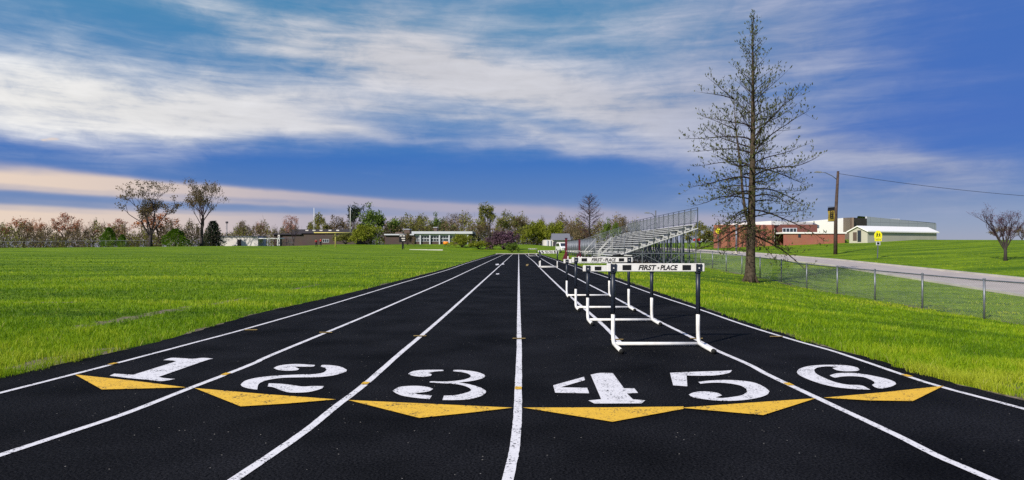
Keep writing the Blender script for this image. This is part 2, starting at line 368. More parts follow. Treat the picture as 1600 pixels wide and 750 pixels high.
def catmull(P, per=6, closed=False, corner=None):
    n = len(P); out = []
    rng = range(n if closed else n-1)
    P = [np.array(p, float) for p in P]
    def is_corner(i):
        if corner is None: return False
        a = P[i]-P[i-1]; c = P[(i+1)%n]-P[i]
        an = abs(math.atan2(a[0]*c[1]-a[1]*c[0], float(a@c))); return an > corner
    for i in rng:
        p1 = P[i]; p2 = P[(i+1)%n]
        p0 = P[i-1] if (closed or i > 0) else 2*p1-p2
        p3 = P[(i+2)%n] if (closed or i < n-2) else 2*p2-p1
        if is_corner(i): p0 = 2*p1-p2
        if is_corner((i+1)%n): p3 = 2*p2-p1
        for k in range(per):
            t = k/per
            out.append(.5*((2*p1)+(p2-p0)*t+(2*p0-5*p1+4*p2-p3)*t*t+(3*p1-p0-3*p2+p3)*t**3))
    if not closed: out.append(P[-1])
    return out

EDGE_L = [(0,590.5),(133,560),(200,545),(300,519.5),(401,490),(508,466),(593,446),(700,418.5),(745,405),(772,397)]
EDGE_R = [(1600,625),(1520,606),(1427,580),(1360,559),(1293,543),(1240,526),(1140,494),(1060,467),(950,429.5),(900,414),(846,397.5)]
def world_poly(P): return [np.array(gp(*p)) for p in P]
def extend(P, near=True):                        # carry a lane line back past the camera
    P = sorted(P, key=lambda p: p[1]); d = (P[0]-P[1]); d = d/abs(d[1]); 
    k = P[0][1]+1.5
    return [P[0]+d*k, P[0]+d*k*.5]+P
EL = extend(world_poly(EDGE_L)); ER = extend(world_poly(EDGE_R))
ELs = np.array(catmull(EL, 10)); ERs = np.array(catmull(ER, 10))
def track_x(Y):                                  # the two edges of the track at a distance along it
    return np.interp(Y, ELs[:,1], ELs[:,0]), np.interp(Y, ERs[:,1], ERs[:,0])

def vnoise(x, y, seed):
    g = np.random.default_rng(seed).random((257,257)); xi = np.floor(x).astype(int); yi = np.floor(y).astype(int)
    fx = x-xi; fy = y-yi; fx = fx*fx*(3-2*fx); fy = fy*fy*(3-2*fy); a = lambda i, j: g[(xi+i)%257, (yi+j)%257]
    return (a(0,0)*(1-fx)+a(1,0)*fx)*(1-fy)+(a(0,1)*(1-fx)+a(1,1)*fx)*fy-.5
def soil_verge():
    ys = np.arange(-1, 60, .25); l, r = track_x(ys); b = MB(); n = len(ys)
    for sx_, e in ((-1, l), (1, r)):
        o = len(b.v); wv = np.maximum(.0, .07+.22*vnoise(np.full(n, sx_*50.), ys*1.6, 9))
        b.v += [(e[i]-sx_*.05,ys[i],-.008) for i in range(n)]+[(e[i]+sx_*wv[i],ys[i],-.012) for i in range(n)]
        b.f += [(o+i,o+i+1,o+n+i+1,o+n+i) for i in range(n-1)]
    b.mi = [0]*len(b.f); tag(b.build('soil', mat('dry_soil', (.05,.038,.026), .95, .05, col2=(.26,.22,.16), scale=16, bump=.5, bscale=40)), kind='structure')
soil_verge()
TRK = None
def make_track():
    global TRK
    ys = np.concatenate([np.arange(-1.4, 30, .12), np.arange(30, 104, 1.)])
    l, r = track_x(ys); w = np.clip(1.5-ys/40, .2, 1)
    l = l+NR.normal(0, .014, len(ys))*w; r = r+NR.normal(0, .014, len(ys))*w
    b = MB(); n = len(ys)
    b.v = [(l[i],ys[i],0) for i in range(n)]+[(r[i],ys[i],0) for i in range(n)]+[(l[i],ys[i],-.06) for i in range(n)]+[(r[i],ys[i],-.06) for i in range(n)]
    for i in range(n-1):
        b.f += [(i, n+i, n+i+1, i+1), (i, i+1, 2*n+i+1, 2*n+i), (n+i+1, n+i, 3*n+i, 3*n+i+1)]
    b.mi = [0]*len(b.f); TRK = tag(b.build('running_track', M['track']), kind='structure')
make_track()

def strip(P, w, z, name, m, jit=.0009):
    b = MB(); P = np.array(P); n = len(P); d = np.gradient(P, axis=0); d /= np.linalg.norm(d, axis=1)[:,None]
    nx = np.stack([-d[:,1], d[:,0]], 1)
    j1 = NR.normal(0, jit, n); j2 = NR.normal(0, jit, n)
    A = P+nx*(w/2+j1)[:,None]; B = P-nx*(w/2+j2)[:,None]
    b.v = [(*p, z) for p in A]+[(*p, z) for p in B]
    b.f = [(i, i+1, n+i+1, n+i) for i in range(n-1)]; b.mi = [0]*(n-1)
    return b.build(name, m, TRK)
LINES = [
 [(0,614.6),(118,584.5),(177,569.3),(300,536.7),(380,515.3),(487,484.7),(567,460.7),(633,440.7),(700,421.5),(740,408),(778,397.2)],
 [(0,712),(107,676.8),(200,645.3),(293,608.5),(353,585.5),(400,566.7),(433,551.5),(567,496),(633,467.3),(700,438.3),(740,419.6),(780,401),(789,397.2)],
 [(366,750),(420,714),(479,672.7),(527,634),(572,599.3),(628,550),(660,523.3),(700,488.5),(740,452.5),(775.6,420.3),(801,397.2)],
 [(793.3,750),(802.7,710),(806.7,675.3),(808.8,650),(809.9,603.3),(811.2,550),(811.2,530),(810.6,470),(810.5,410),(810.5,397.2)],
 [(974,541),(940,506),(900,471),(876,450),(846,421),(832,407),(820,397.4)],
 [(1547,748.7),(1467,714),(1387,674),(1275,621.5),(1200,586),(1168,569),(1120,548),(1090,532),(1020,497.5),(984,478),(954,462),(900,434.4),(874,420.5),(848,405.5),(836,397.4)],
 [(1600,639.5),(1472,605.3),(1413,586.7),(1307,550.7),(1240,531.6),(1160,507),(1088,482),(1016,458),(950,434),(902,418),(850,400),(843,397.4)]]
for k, Lp in enumerate(LINES):
    P = world_poly(Lp)
    P = sorted(P, key=lambda p: p[1]) if k == 4 else extend(P)
    Q = []
    C = catmull(P, 8)
    for a, c in zip(C[:-1], C[1:]):
        m_ = max(1, int(np.linalg.norm(c-a)/.12)) if a[1] < 30 else 1
        Q += [a+(c-a)*i/m_ for i in range(m_)]
    Q.append(C[-1])
    strip(Q, .056 if k not in (0, 6) else .05, .004, 'lane_line', M['line_white'])
def patch(name, P, m, z=.008, smooth=None, extra=None):
    if smooth: P = catmull(P, 5, True, smooth)
    W = [gp(*p) for p in P]
    tri = tessellate_polygon([[Vector((*p, 0)) for p in W]])
    b = MB(); b.add([(*p, z) for p in W], [tuple(t) for t in tri])
    if extra:
        for E in extra:
            Wp = [gp(*p) for p in (catmull(E, 5, True, smooth) if smooth else E)]
            b.add([(*p, z) for p in Wp], [tuple(t) for t in tessellate_polygon([[Vector((*p, 0)) for p in Wp]])])
    return b.build(name, m, TRK)
for P in ([(117,586.5),(159,610),(200,609),(291,606.7),(210,596.5)], [(304,607.8),(376,636.6),(450,632),(525,625.6),(410,617)],
          [(544,626.6),(655,654.7),(730,647),(801,638.7),(670,632.5)], [(817,638.5),(957,660.8),(1068,640.5),(1068,636.8),(950,638.3)],
          [(1064,638.8),(1192.5,650.3),(1275,623.8),(1170,631)], [(1287,623),(1360,627.3),(1426.5,628.2),(1474.5,604.3),(1385,614)]):
    patch('start_arrow', P, M['line_yellow'], .008)
DG = {1: ((160,545), [[(90,345),(150,318),(385,333),(920,165),(880,155),(760,148),(865,120),(1010,125),(1130,132),(1260,120),(1385,130),(1270,160),(700,360),(780,375),(910,385),(740,412),(560,395),(340,375)]], .35),
 2: ((360,555), [[(540,168),(600,140),(720,122),(860,118),(1060,130),(1020,150),(800,150),(860,178),(830,195),(720,202),(600,192)],
  [(1130,150),(1150,130),(1260,133),(1380,152),(1455,190),(1450,210),(1370,240),(1260,265),(1080,282),(850,285),(640,292),(480,315),(400,340),(350,375),(335,440),(230,425),(150,400),(128,375),(180,330),(280,300),(400,280),(600,262),(850,250),(1040,245),(1160,225),(1205,190),(1180,165)],
  [(465,400),(480,360),(620,365),(760,380),(900,400),(1020,395),(1165,395),(1140,425),(1000,465),(850,477),(720,472),(600,435),(530,408)]], .9),
 3: ((600,565), [[(300,160),(370,125),(500,112),(740,110),(745,125),(640,132),(545,150),(595,165),(590,185),(480,198),(360,185)],
  [(860,128),(880,112),(1000,115),(1150,135),(1240,165),(1270,190),(1220,220),(1100,250),(940,270),(1080,295),(1210,335),(1275,375),(1265,405),(1200,445),(1060,480),(900,490),(730,490),(750,435),(880,430),(1000,405),(1075,380),(1090,360),(1060,335),(980,305),(850,285),(700,278),(570,268),(590,255),(760,258),(900,248),(1010,230),(1075,205),(1085,180),(1040,155),(960,138)],
  [(108,375),(180,330),(280,315),(420,312),(540,325),(615,350),(560,380),(440,398),(370,400),(440,420),(600,432),(570,478),(420,465),(250,440),(160,410)]], .9),
 4: ((850,570), [[(115,265),(500,158),(512,200),(205,290),(540,297),(565,365),(140,358)],
  [(583,132),(700,110),(860,112),(1000,303),(1130,303),(1175,360),(1035,367),(1110,440),(1265,455),(1220,492),(630,494),(555,455),(715,440)]], .2),
 5: ((1040,565), [[(55,148),(480,130),(680,125),(830,115),(790,150),(640,178),(480,185),(262,182),(272,318),(95,305)],
  [(410,262),(560,245),(760,238),(960,248),(1120,275),(1240,330),(1298,380),(1270,420),(1180,455),(1020,485),(820,500),(620,495),(450,475),(330,450),(290,420),(350,395),(450,382),(580,388),(660,405),(705,432),(625,455),(700,465),(830,452),(950,430),(1020,390),(1010,350),(940,310),(820,285),(680,272),(540,275),(435,285)]], .8),
 6: ((1230,560), [[(120,180),(150,140),(260,105),(420,90),(600,88),(760,97),(870,120),(905,150),(860,165),(720,168),(620,155),(565,128),(640,115),(500,107),(380,122),(335,150),(360,195),(450,245),(600,305),(760,337),(930,347),(1040,400),(850,392),(620,370),(420,325),(250,265),(150,215)],
  [(530,220),(620,195),(800,190),(960,205),(1120,235),(1250,265),(1340,300),(1362,330),(1300,360),(1180,385),(1100,370),(1060,340),(1095,320),(1080,295),(1020,265),(940,240),(800,230),(680,235),(600,248),(550,232)]], .8)}
for k, (o, polys, cr) in DG.items():
    Q = [[(o[0]+x*.125, o[1]+y*.125) for x, y in P] for P in polys]
    patch('lane_number', Q[0], M['line_white'], .006, cr, Q[1:])
for k, u, v in ((0,177,569.3), (1,353,585.5), (2,571,600), (3,810,607.5), (5,1232,601.3), (6,1417,588)):
    c = np.array(gp(u, v)); W_ = sorted(world_poly(LINES[k]), key=lambda p: np.linalg.norm(p-c)); d = W_[0]-W_[1]; d = d/np.linalg.norm(d)
    strip([c-d*.045, c, c+d*.045], .052, .009, 'exchange_mark', M['line_yellow'])
for u, v in ((392,516.5),(509,520.5),(656,526),(811,530),(964,531.5),(1088,530),(1213,527)):
    patch('distance_tick', [(u-10,v-.65),(u+10,v-.65),(u+10,v+.65),(u-10,v+.65)], M['line_tan'], .012)
for P in ([(774,412.6),(779,412.2),(780,414),(775,414.6)], [(784,411.8),(787,411.6),(788,413.2),(784,413.6)], [(775,427.6),(780,427.3),(780,428.8),(775,429)], [(822,413),(826,412.6),(825,415.4),(822,415.8)]):
    patch('paint_scuff', P, M['line_tan'] if P[0][0] > 800 else M['line_white'], .006)
b = MB(); b.box((-2.6,102.4,0),(4.2,103.0,.10)); tag(b.build('kerb', M['concrete']), kind='structure')

# ------------------------------------------------------------------ road
def make_road():
    ys = list(np.arange(-10, 40, 1.))+list(np.arange(40, 151, 2.))
    b = MB()
    for y in ys:
        for x in (24, 27.5, 31): b.v.append((x, y, T(x, y)+.012))
    for j in range(len(ys)-1):
        for i in range(2): b.f.append((j*3+i, j*3+i+1, j*3+i+4, j*3+i+3))
    b.mi = [0]*len(b.f); tag(b.build('road', M['road']), kind='structure')
    b = MB()
    for x, s in ((23.85, 1), (31.15, -1)):
        o = len(b.v)
        for y in ys:
            z = T(x, y)
            b.v += [(x-.15,y,z-.1),(x-.15,y,z+.11),(x+.15,y,z+.11),(x+.15,y,z-.1)]
        for j in range(len(ys)-1):
            for i in range(3): b.f.append((o+j*4+i, o+j*4+i+1, o+j*4+i+5, o+j*4+i+4))
    b.mi = [0]*len(b.f); tag(b.build('kerb', M['concrete']), kind='structure')
make_road()

# ------------------------------------------------------------------ hurdles
def make_hurdle(h, label, w=.965):
    t = thing('hurdle', label, 'hurdle', group='track hurdles')
    for s in (-1, 1):
        x = s*w/2; b = MB()
        pts = [(x,-.56,.028),(x,-.2,.028),(x,-.07,.032),(x,-.025,.06),(x,-.006,.11),(x,0,.18),(x,0,.40)]
        b.tube(pts, .0225, 10); leg = b.build('leg', M['white_paint'], t, True)
        b = MB(); b.tube([(x,-.59,.028),(x,-.555,.028)], .026, 10); b.build('foot_cap', M['rubber'], leg, True)
        b = MB(); b.tube([(x,0,.36),(x,0,h-.06)], .0265, 10); b.tube([(x,0,h-.115),(x,0,h-.10),(x,0,h-.085)], [.033,.036,.033], 10)
        up = b.build('upright', M['navy'], t, True)
        b = MB(); b.box((x-.033,-.047,h-.088),(x+.033,-.004,h-.008)); b.box((x-.033,-.05,h-.03),(x-.014,-.047,h-.004)); b.box((x+.014,-.05,h-.03),(x+.033,-.047,h-.004))
        br = b.build('bracket', M['navy'], t, bevel=.004)
        b = MB(); b.tube([(x,-.0515,h-.052),(x,-.046,h-.052)], .008, 8); b.build('bolt', M['white_paint'], br)
    b = MB(); b.tube([(-w/2,-.06,.03),(w/2,-.06,.03)], .021, 10); b.build('crossbar', M['white_paint'], t, True)
    b = MB(); b.box((-w/2-.075,-.036,h-.092),(w/2+.065,-.012,h)); bar = b.build('hurdle_bar', M['white_paint'], t, bevel=.004)
    for x0, x1 in ((-.382,-.282), (.296,.392)):
        b = MB(); b.box((x0,-.0385,h-.076),(x1,-.035,h-.018)); b.build('black_block', M['black'], bar)
    # two words with a small star between them
    text_mesh('lettering', 'FIRST', .060, .205, M['lettering'], bar, (-.1,-.0375,h-.047))
    text_mesh('lettering', 'PLACE', .060, .20, M['lettering'], bar, (.145,-.0375,h-.047))
    b = MB(); cx, cz = .024, h-.052
    b.add([(cx,-.0375,cz)]+[(cx+math.sin(k*math.pi/5)*(.016 if k%2 == 0 else .0065),-.0375,cz+math.cos(k*math.pi/5)*(.016 if k%2 == 0 else .0065)) for k in range(10)], [(0,1+k,1+(k+1)%10) for k in range(10)])
    b.build('star', M['lettering'], bar)
    return t
def hurdle_at(src, ul, ur, v, label, first=False, rz=0):
    Y = HC*F/(v-V0); x = ((ul+ur)/2-U0)/F*Y
    if first: src.location = (x, Y, 0); src.rotation_euler = (0,0,rz); src['label'] = label; return src
    return dup(src, (x, Y, 0), rz, label)
tall = make_hurdle(.935, 'x'); low = make_hurdle(.845, 'x')
hurdle_at(tall, 957.5, 1091, 540, 'closest and biggest white hurdle on the track, full lettering readable on its bar', True)
hurdle_at(low, 917.5, 1019, 502, 'lower hurdle just behind the closest one, its bar half hidden by it', True)
hurdle_at(tall, 899, 983, 482, 'third hurdle from the camera, its full bar reading clear above the lower ones')
hurdle_at(low, 886.5, 951, 463, 'low hurdle fourth from the camera, mostly hidden behind the third one')
big = hurdle_at(tall, 843.5, 870, 418.3, 'far white hurdle standing alone beyond the front four, wide white base in view')
dup(low, (big.location.x+.12, big.location.y+1.5, 0), 0, 'lower hurdle directly behind the lone far hurdle, uprights doubled beside it')
hurdle_at(tall, 826.5, 838, 400.2, 'tiny farthest hurdle of the lane, near the end of the track')
hx = thing('x', 'x', 'x'); bpy.data.objects.remove(hx)
for i, (x, y, lb) in enumerate(((5.35,56,'parked hurdle in front of the stand railing, beside the maroon standard'), (6.55,56.1,'parked hurdle in front of the stand railing, closer to its open stairs'),
                                (5.5,57,'second-row parked hurdle behind the one beside the maroon standard'), (6.7,57.1,'second-row parked hurdle behind the one closer to the open stairs'))):
    d = dup(low, (x, y, T(x, y)+.005), .03*(i-1), lb); d['group'] = 'hurdles parked in front of the stand'

# ------------------------------------------------------------------ maroon standards
def standard(x, y, lb, hgt):
    t = thing('vault_standard', lb, 'sports standard', (x, y, T(x, y)), group='maroon standards by the stand')
    b = MB(); b.box((-.10,-.08,.02),(.10,.08,hgt)); b.build('upright', M['maroon'], t, bevel=.01)
    b = MB(); b.prism([(-.36,0),(.36,0),(.10,.65),(-.10,.65)], 'y', -.06, .06); b.box((-.42,-.6,0),(.42,.6,.06)); b.build('base', M['maroon'], t, bevel=.006)
    b = MB(); b.box((-.13,-.11,hgt),(.13,.11,hgt+.06)); b.build('cap', M['navy'], t, bevel=.01)
standard(4.95, 58.5, 'maroon standard with wide foot beside the track, apart from the railing', 1.93)
standard(6.85, 65, 'maroon post standing against the grey stand railing', 1.95)

# ------------------------------------------------------------------ bleachers
def make_bleachers():
    Y1, Y2, X0, dx, n = 50., 80., 8.75, .575, 10
    z0, dz = 1.02, .206
    gz = T(9, 60)
    t = thing('bleacher', 'long silver aluminium grandstand with ten rows beside the track', 'bleachers', (0,0,0))
    aisles = [(61.5, 63.0)]
    for k in range(n):
        x = X0+k*dx; z = z0+k*dz
        b = MB()
        b.box((x,Y1,z-.065),(x+.25,Y2,z)); b.build('seat', M['alu'], t, bevel=.006)
        b = MB(); zf = z-.42 if k else .52
        b.box((x-.30,Y1+.02,z-.43),(x-.03,Y2-.02,z-.385)); b.build('footboard', M['alu'], t, bevel=.005)
        b = MB(); b.box((x+.19,Y1-.02,z-.42 if k else .53),(x+.215,Y2+.02,z-.05)); b.build('riser', M['alu'], t)
        for y in np.arange(Y1+.4, Y2, 3.0):
            b = MB(); b.beam((x+.10,y,z-.045),(x+.10,y,z-.40), .10, .06); b.beam((x+.02,y,z-.07),(x+.2,y,z-.07), .22, .05); b.build('seat_bracket', M['galv_dark'], t)
    xb = X0+n*dx-.1; zb = z0+(n-1)*dz
    # walkway
    b = MB(); b.box((7.95,Y1-.9,.43),(8.6,92,.5)); b.box((7.95,Y1-.9,.43),(9.2,Y1+.6,.5)); b.build('walkway', M['alu'], t)
    # understructure: one frame every 1.9 m
    for y in np.arange(Y1+.12, Y2, 1.87):
        b = MB()
        xs = [8.6, 10.2, 11.9, 13.3, xb]
        for x in xs:
            zt = z0-.45+(x-X0)/dx*dz; b.beam((x,y,T(x,y)-.03),(x,y,zt), .075)
        b.beam((8.3,y,.42),(xb+.1,y,zb-.42+.1), .07, .1)
        b.beam((8.6,y,.62),(xb,y,.62), .06)
        b.beam((8.6,y,T(8.6,y)+.05),(10.2,y,.6), .045); b.beam((10.2,y,.6),(11.9,y,T(11.9,y)+.05), .045); b.beam((11.9,y,T(11.9,y)+.05),(13.3,y,.6), .045); b.beam((13.3,y,T(13.3,y)+.05),(13.3,y,.6), .045)
        b.build('support_frame', M['galv'], t)
    b = MB()
    for x in (10.2, 11.9, 13.3, xb):
        for y in np.arange(Y1+.12, Y2-3, 3.74): b.beam((x,y,T(x,y)+.1),(x,y+1.87,min(1.9,z0+(x-X0)/dx*dz-.5)), .04)
        b.beam((x,Y1,.62),(x,Y2,.62), .055)
    b.build('brace', M['galv_dark'], t)
    b = MB()
    for k, y in enumerate(np.arange(Y1+.6, Y2, 1.1)):
        for x in (11.0, 12.6, 13.9)[k % 2:]:
            b = MB(); b.beam((x,y,T(x,y)),(x,y,z0-.5+(x-X0)/dx*dz), .05); b.build('strut', M['galv_dark'], t)
    # edge stringer on the near end
    for y in (Y1-.06, Y2+.06):
        b = MB(); b.beam((8.5,y,.55),(xb+.12,y,zb-.28), .05, .07); b.build('stringer', M['alu'], t)
    # back guard rail
    zt = zb+1.34
    for y in np.linspace(Y1, Y2, 17):
        b = MB(); b.beam((xb+.1,y,zb-.7),(xb+.1,y,zt), .075, .055); b.build('guard_post', M['rail_blue'], t)
    b = MB()
    for z in (zt, zt-.18, zb+.18): b.tube([(xb+.1,Y1,z),(xb+.1,Y2,z)], .026, 6)
    b.build('guard_rail', M['rail_blue'], t, True)
    b = MB(); h = 1.0; s = Y1
    while s < Y2-.02:
        for sg in (1, -1):
            e = min(s+h, Y2); f = (e-s)/h; za, zc = (zb+.18, zb+.18+h*f) if sg > 0 else (zb+.18+h, zb+.18+h-h*f)
            b.tube([(xb+.06,s,za),(xb+.06,e,zc)], .0042, 3, False)
        s += .085
    b.build('guard_mesh', M['wire'], t)
    # side guards: far end and near end
    def side(y, nm, mesh, tophi):
        for k in range(0, n, 2):
            x = X0+k*dx; z = z0+k*dz; b = MB(); b.tube([(x,y,z-.6),(x,y,z+tophi)], .024, 6); b.build('guard_post', M['galv'], t, True)
        if mesh:
            b = MB(); b.tube([(X0-.3,y,z0-.1+tophi),(xb,y,zb+tophi)], .027, 6); b.tube([(X0-.3,y,z0-.1+.25),(xb,y,zb+.25)], .022, 6)
            q = b.build(nm, M['galv'], t, True)
            b = MB()
            for x in np.arange(X0-.3, xb-.01, .1):
                z = z0-.1+(x-X0+.3)/(xb-X0+.3)*(zb-z0+.1)
                for sg in (1, -1):
                    x2 = min(x+.75, xb); z2 = z0-.1+(x2-X0+.3)/(xb-X0+.3)*(zb-z0+.1)
                    b.tube([(x,y,z+(.25 if sg > 0 else tophi)),(x2,y,z2+(tophi if sg > 0 else .25))], .004, 3, False)
            b.build('side_mesh', M['wire'], q)
    side(Y2+.1, 'side_guard', True, 1.0); side(Y1-.1, 'side_guard', False, .95)
    # aisle handrails
    for y in (61.2, 68.5, 74.5):
        b = MB()
        for k in (1, 4, 7):
            xa, za = X0+k*dx-.05, z0+k*dz-.4; xc, zc = xa+1.15, za+.41
            b.tube([(xa,y,za),(xa,y,za+.85),(xa+.1,y,za+.95),(xc-.1,y,zc+.97),(xc,y,zc+.9),(xc,y,zc)], .024, 6)
            b.tube([(xa,y,za+.5),(xc,y,zc+.5)], .018, 6)
        b.build('aisle_rail', M['galv'], t, True)
    # front picket railing on the walkway
    b = MB(); x = 7.98; zb0, zt0 = .3, 1.95
    for y in np.arange(61.6, 92, .24): b.tube([(x,y,zb0),(x,y,zt0)], .013, 5)
    for z in (zb0+.03, zt0): b.tube([(x,61.5,z),(x,92,z)], .026, 6)
    for y in np.arange(61.5, 92.1, 2.54): b.beam((x,y,T(x,y)-.02),(x,y,zt0), .06)
    b.build('front_railing', M['galv'], t, True)
    b = MB()
    for y in np.arange(50.2, 92, 3.0): 
        for x in (8.1, 8.5): b = MB(); b.beam((x,y,T(x,y)-.02),(x,y,.43), .07); b.build('walkway_leg', M['galv'], t)
    # stair from the grass up to the walkway with two pairs of handrails
    st = []
    b = MB(); zg = T(7.2, 56)
    for k in range(3): b.box((7.05+k*.3,51.2,zg+.05+k*.17),(7.33+k*.3,60.6,zg+.09+k*.17))
    b.build('stair', M['alu'], t)
    for y in (60.9, 50.9, 51.6):
        b = MB(); b.tube([(6.95,y,zg),(6.95,y,zg+.9),(7.05,y,zg+1.0),(7.98,y,1.95),(7.98,y,.45)], .03, 6); b.tube([(6.95,y,zg+.5),(7.98,y,1.25)], .024, 6)
        b.build('stair_rail', M['alu'], t, True)
make_bleachers()

# ------------------------------------------------------------------ chain-link fences
def fence(P, h, name, label, spacing, cell, wr, mwire, mpost, pr=.03):
    P = [Vector(p) for p in P]; L = [0]
    for a, c in zip(P[:-1], P[1:]): L.append(L[-1]+(c.xy-a.xy).length)
    X = np.array([p.x for p in P]); Y = np.array([p.y for p in P])
    def at(s):
        x = float(np.interp(s, L, X)); y = float(np.interp(s, L, Y)); return Vector((x, y, T(x, y)))
    t = thing(name, label, 'fence', (0,0,0)); tot = L[-1]
    for s in np.arange(0, tot+.01, spacing):
        p = at(s); b = MB(); b.tube([p-Vector((0,0,.1)), p+Vector((0,0,h+.03))], pr, 8)
        b.tube([p+Vector((0,0,h+.03)), p+Vector((0,0,h+.055)), p+Vector((0,0,h+.07))], [pr*1.25, pr*1.1, pr*.4], 8)
        b.build('post', mpost, t, True)
    b = MB(); b.tube([at(s)+Vector((.0,0,h)) for s in np.append(np.arange(0, tot, spacing/2), tot)], pr*.72, 6); b.build('top_rail', mpost, t, True)
    b = MB(); s = -h
    while s < tot:
        for sg in (1, -1):
            a, c = s, s+h; za, zc = (0, h) if sg > 0 else (h, 0)
            if a < 0: za += sg*(-a); a = 0
            if c > tot: zc -= sg*(c-tot); c = tot
            p, q = at(a), at(c); b.tube([p+Vector((.03,0,za+.02)), q+Vector((.03,0,zc+.02))], wr, 3, False)
        s += cell
    b.build('wire_mesh', mwire, t)
fence([(14.8,11,0),(14.8,30,0),(14.8,60,0),(14.8,98,0)], 1.22, 'chain_link_fence', 'low grey chain-link fence running between the lawn and the road', 3.02, .075, .0021, M['wire'], M['galv'], .034)
fence([(-175,172,0),(-128,160,0),(-90,160,0)], 1.75, 'chain_link_fence', 'distant chain-link fence along the edge of the playing field before the thicket', 5, .9, .010, M['galv_dark'], M['galv_dark'], .05)

# ------------------------------------------------------------------ pin oak
def dirv(az, el): return Vector((math.cos(az)*math.cos(el), math.sin(az)*math.cos(el), math.sin(el)))
def make_oak():
    r = random.Random(21); base = Vector((12.5, 33.6, T(12.5, 33.6)))
    t = thing('pin_oak', 'tall pin oak with bare drooping branches and first small leaves, near the fence', 'tree', base)
    H = 13.95; tp = []
    for i in range(29):
        f = i/28; tp.append(Vector((.10*math.sin(f*5)*f+.22*f, .1*math.sin(f*4+1)*f, H*f)))
    def tr(f): return .25*(1-f)**1.05+.012+(.10*max(0, 1-f*14)**2)
    b = MB(); b.tube([p-Vector((0,0,.1 if i == 0 else 0)) for i, p in enumerate(tp)], [tr(i/28) for i in range(29)], 12)
    for k in range(6):                                  # root flare
        a = k*1.05+.3; b.tube([Vector((math.cos(a)*.18,math.sin(a)*.18,.5)), Vector((math.cos(a)*.30,math.sin(a)*.30,.14)), Vector((math.cos(a)*.46,math.sin(a)*.46,-.08))], [.07,.09,.07], 6)
    lf = [Vector((-.02,-.1,2.9)), Vector((-.28,-.12,3.6)), Vector((-.42,-.1,4.6)), Vector((-.5,0,6.0)), Vector((-.72,.05,8.0)), Vector((-.85,0,9.6))]
    b.tube(lf, [.10,.085,.07,.055,.033,.010], 8)
    b.build('trunk', M['bark'], t, True)
    B = MB(); LV = MB()
    def leaves(p, d, n):
        for _ in range(n):
            dd = (d*.5+Vector((r.gauss(0,.4), r.gauss(0,.4), r.uniform(.2,1.1)))).normalized()
            LV.leaf(p+dd*.01, dd, r.uniform(.08,.19), r.uniform(.035,.07), r)
    def branch(p0, az, el, L, rad, droop, upturn, lvl):
        n = max(3, int(L/.28)); pts = [p0]; d = dirv(az, el); p = p0; ds = []
        for i in range(n):
            f = i/n
            d = (d+Vector((r.gauss(0,.08), r.gauss(0,.08), r.gauss(0,.06)-droop*(1-f)*.12+upturn*f*.12))).normalized()
            p = p+d*(L/n); pts.append(p); ds.append(d)
        B.tube(pts, [rad*(1-.85*i/n) for i in range(n+1)], 4 if lvl == 0 else 3, False)
        if lvl >= 2:
            leaves(pts[-1], d, 2)
            if r.random() < .7: leaves(pts[len(pts)//2], d, 1)
            return
        step = .25 if lvl == 0 else .21; s = L*(.12 if lvl == 0 else .15); side = 1
        while s < L:
            f = s/L; i = min(n-1, int(f*n)); q = pts[i].lerp(pts[i+1], f*n-i); dd = ds[i]
            l2 = (L*.34*(1-f*.72)+.10)*r.uniform(.55,1.2) if lvl == 0 else L*.42*(1-f*.5)*r.uniform(.5,1.2)
            l2 = min(l2, 1.3)
            a2 = math.atan2(dd.y, dd.x)+side*r.uniform(.5,1.1); e2 = math.asin(max(-1, min(1, dd.z)))+r.gauss(.30,.48)
            branch(q, a2, e2, l2, max(.0058, rad*(1-.8*f)*.5), droop*.4, .8, lvl+1); side = -side; s += step*r.uniform(.6,1.4)
        branch(pts[-1], math.atan2(d.y, d.x), math.asin(max(-1, min(1, d.z))), .22, .0055, 0, .5, 2)
    Ts = [.155,.2,.25,.33,.42,.5,.56,.62,.68,.75,.82,.9,.96,1]
    Ls = [2.0,3.2,3.7,4.0,4.3,4.25,3.6,2.85,2.2,1.6,1.15,.75,.45,.25]
    N = 86; az = 0
    for i in range(N):
        f = .155+(.985-.155)*(i/N)**1.0; az += 2.39996+r.gauss(0,.25)
        L = np.interp(f, Ts, Ls)*r.uniform(.62,1.02)
        el = np.interp(f, [.15,.22,.32,.5,.7,.9,1], [-.22,.0,.26,.52,.80,1.0,1.2])+r.gauss(0,.09)
        k = f*28; j = min(27, int(k)); p = tp[j].lerp(tp[j+1], k-j)
        branch(p, az, el, L, .011+.0088*L*(.8 if f > .6 else 1), np.interp(f, [.15,.3,.5,1],[1.6,1.1,.8,.1]), np.interp(f, [.15,.3,.6,1],[.1,.5,.6,.2]), 0)
    # long low limb reaching out to the side of the road
    branch(tp[5].copy(), -.15, -.25, 3.7, .055, 1.0, .1, 0); branch(tp[6].copy(), 3.2, .0, 3.6, .05, 1.0, .3, 0)
    for p, a in ((lf[2],2.8),(lf[3],3.5),(lf[3],2.2),(lf[4],3.0),(lf[4],4.0),(lf[5],2.6),(lf[5],3.6)):
        branch(p.copy(), a, .5, 1.9, .03, .5, .5, 0)
    c = B.build('branches', M['twig'], t); LV.build('leaves', M['oakleaf'], c)
make_oak()

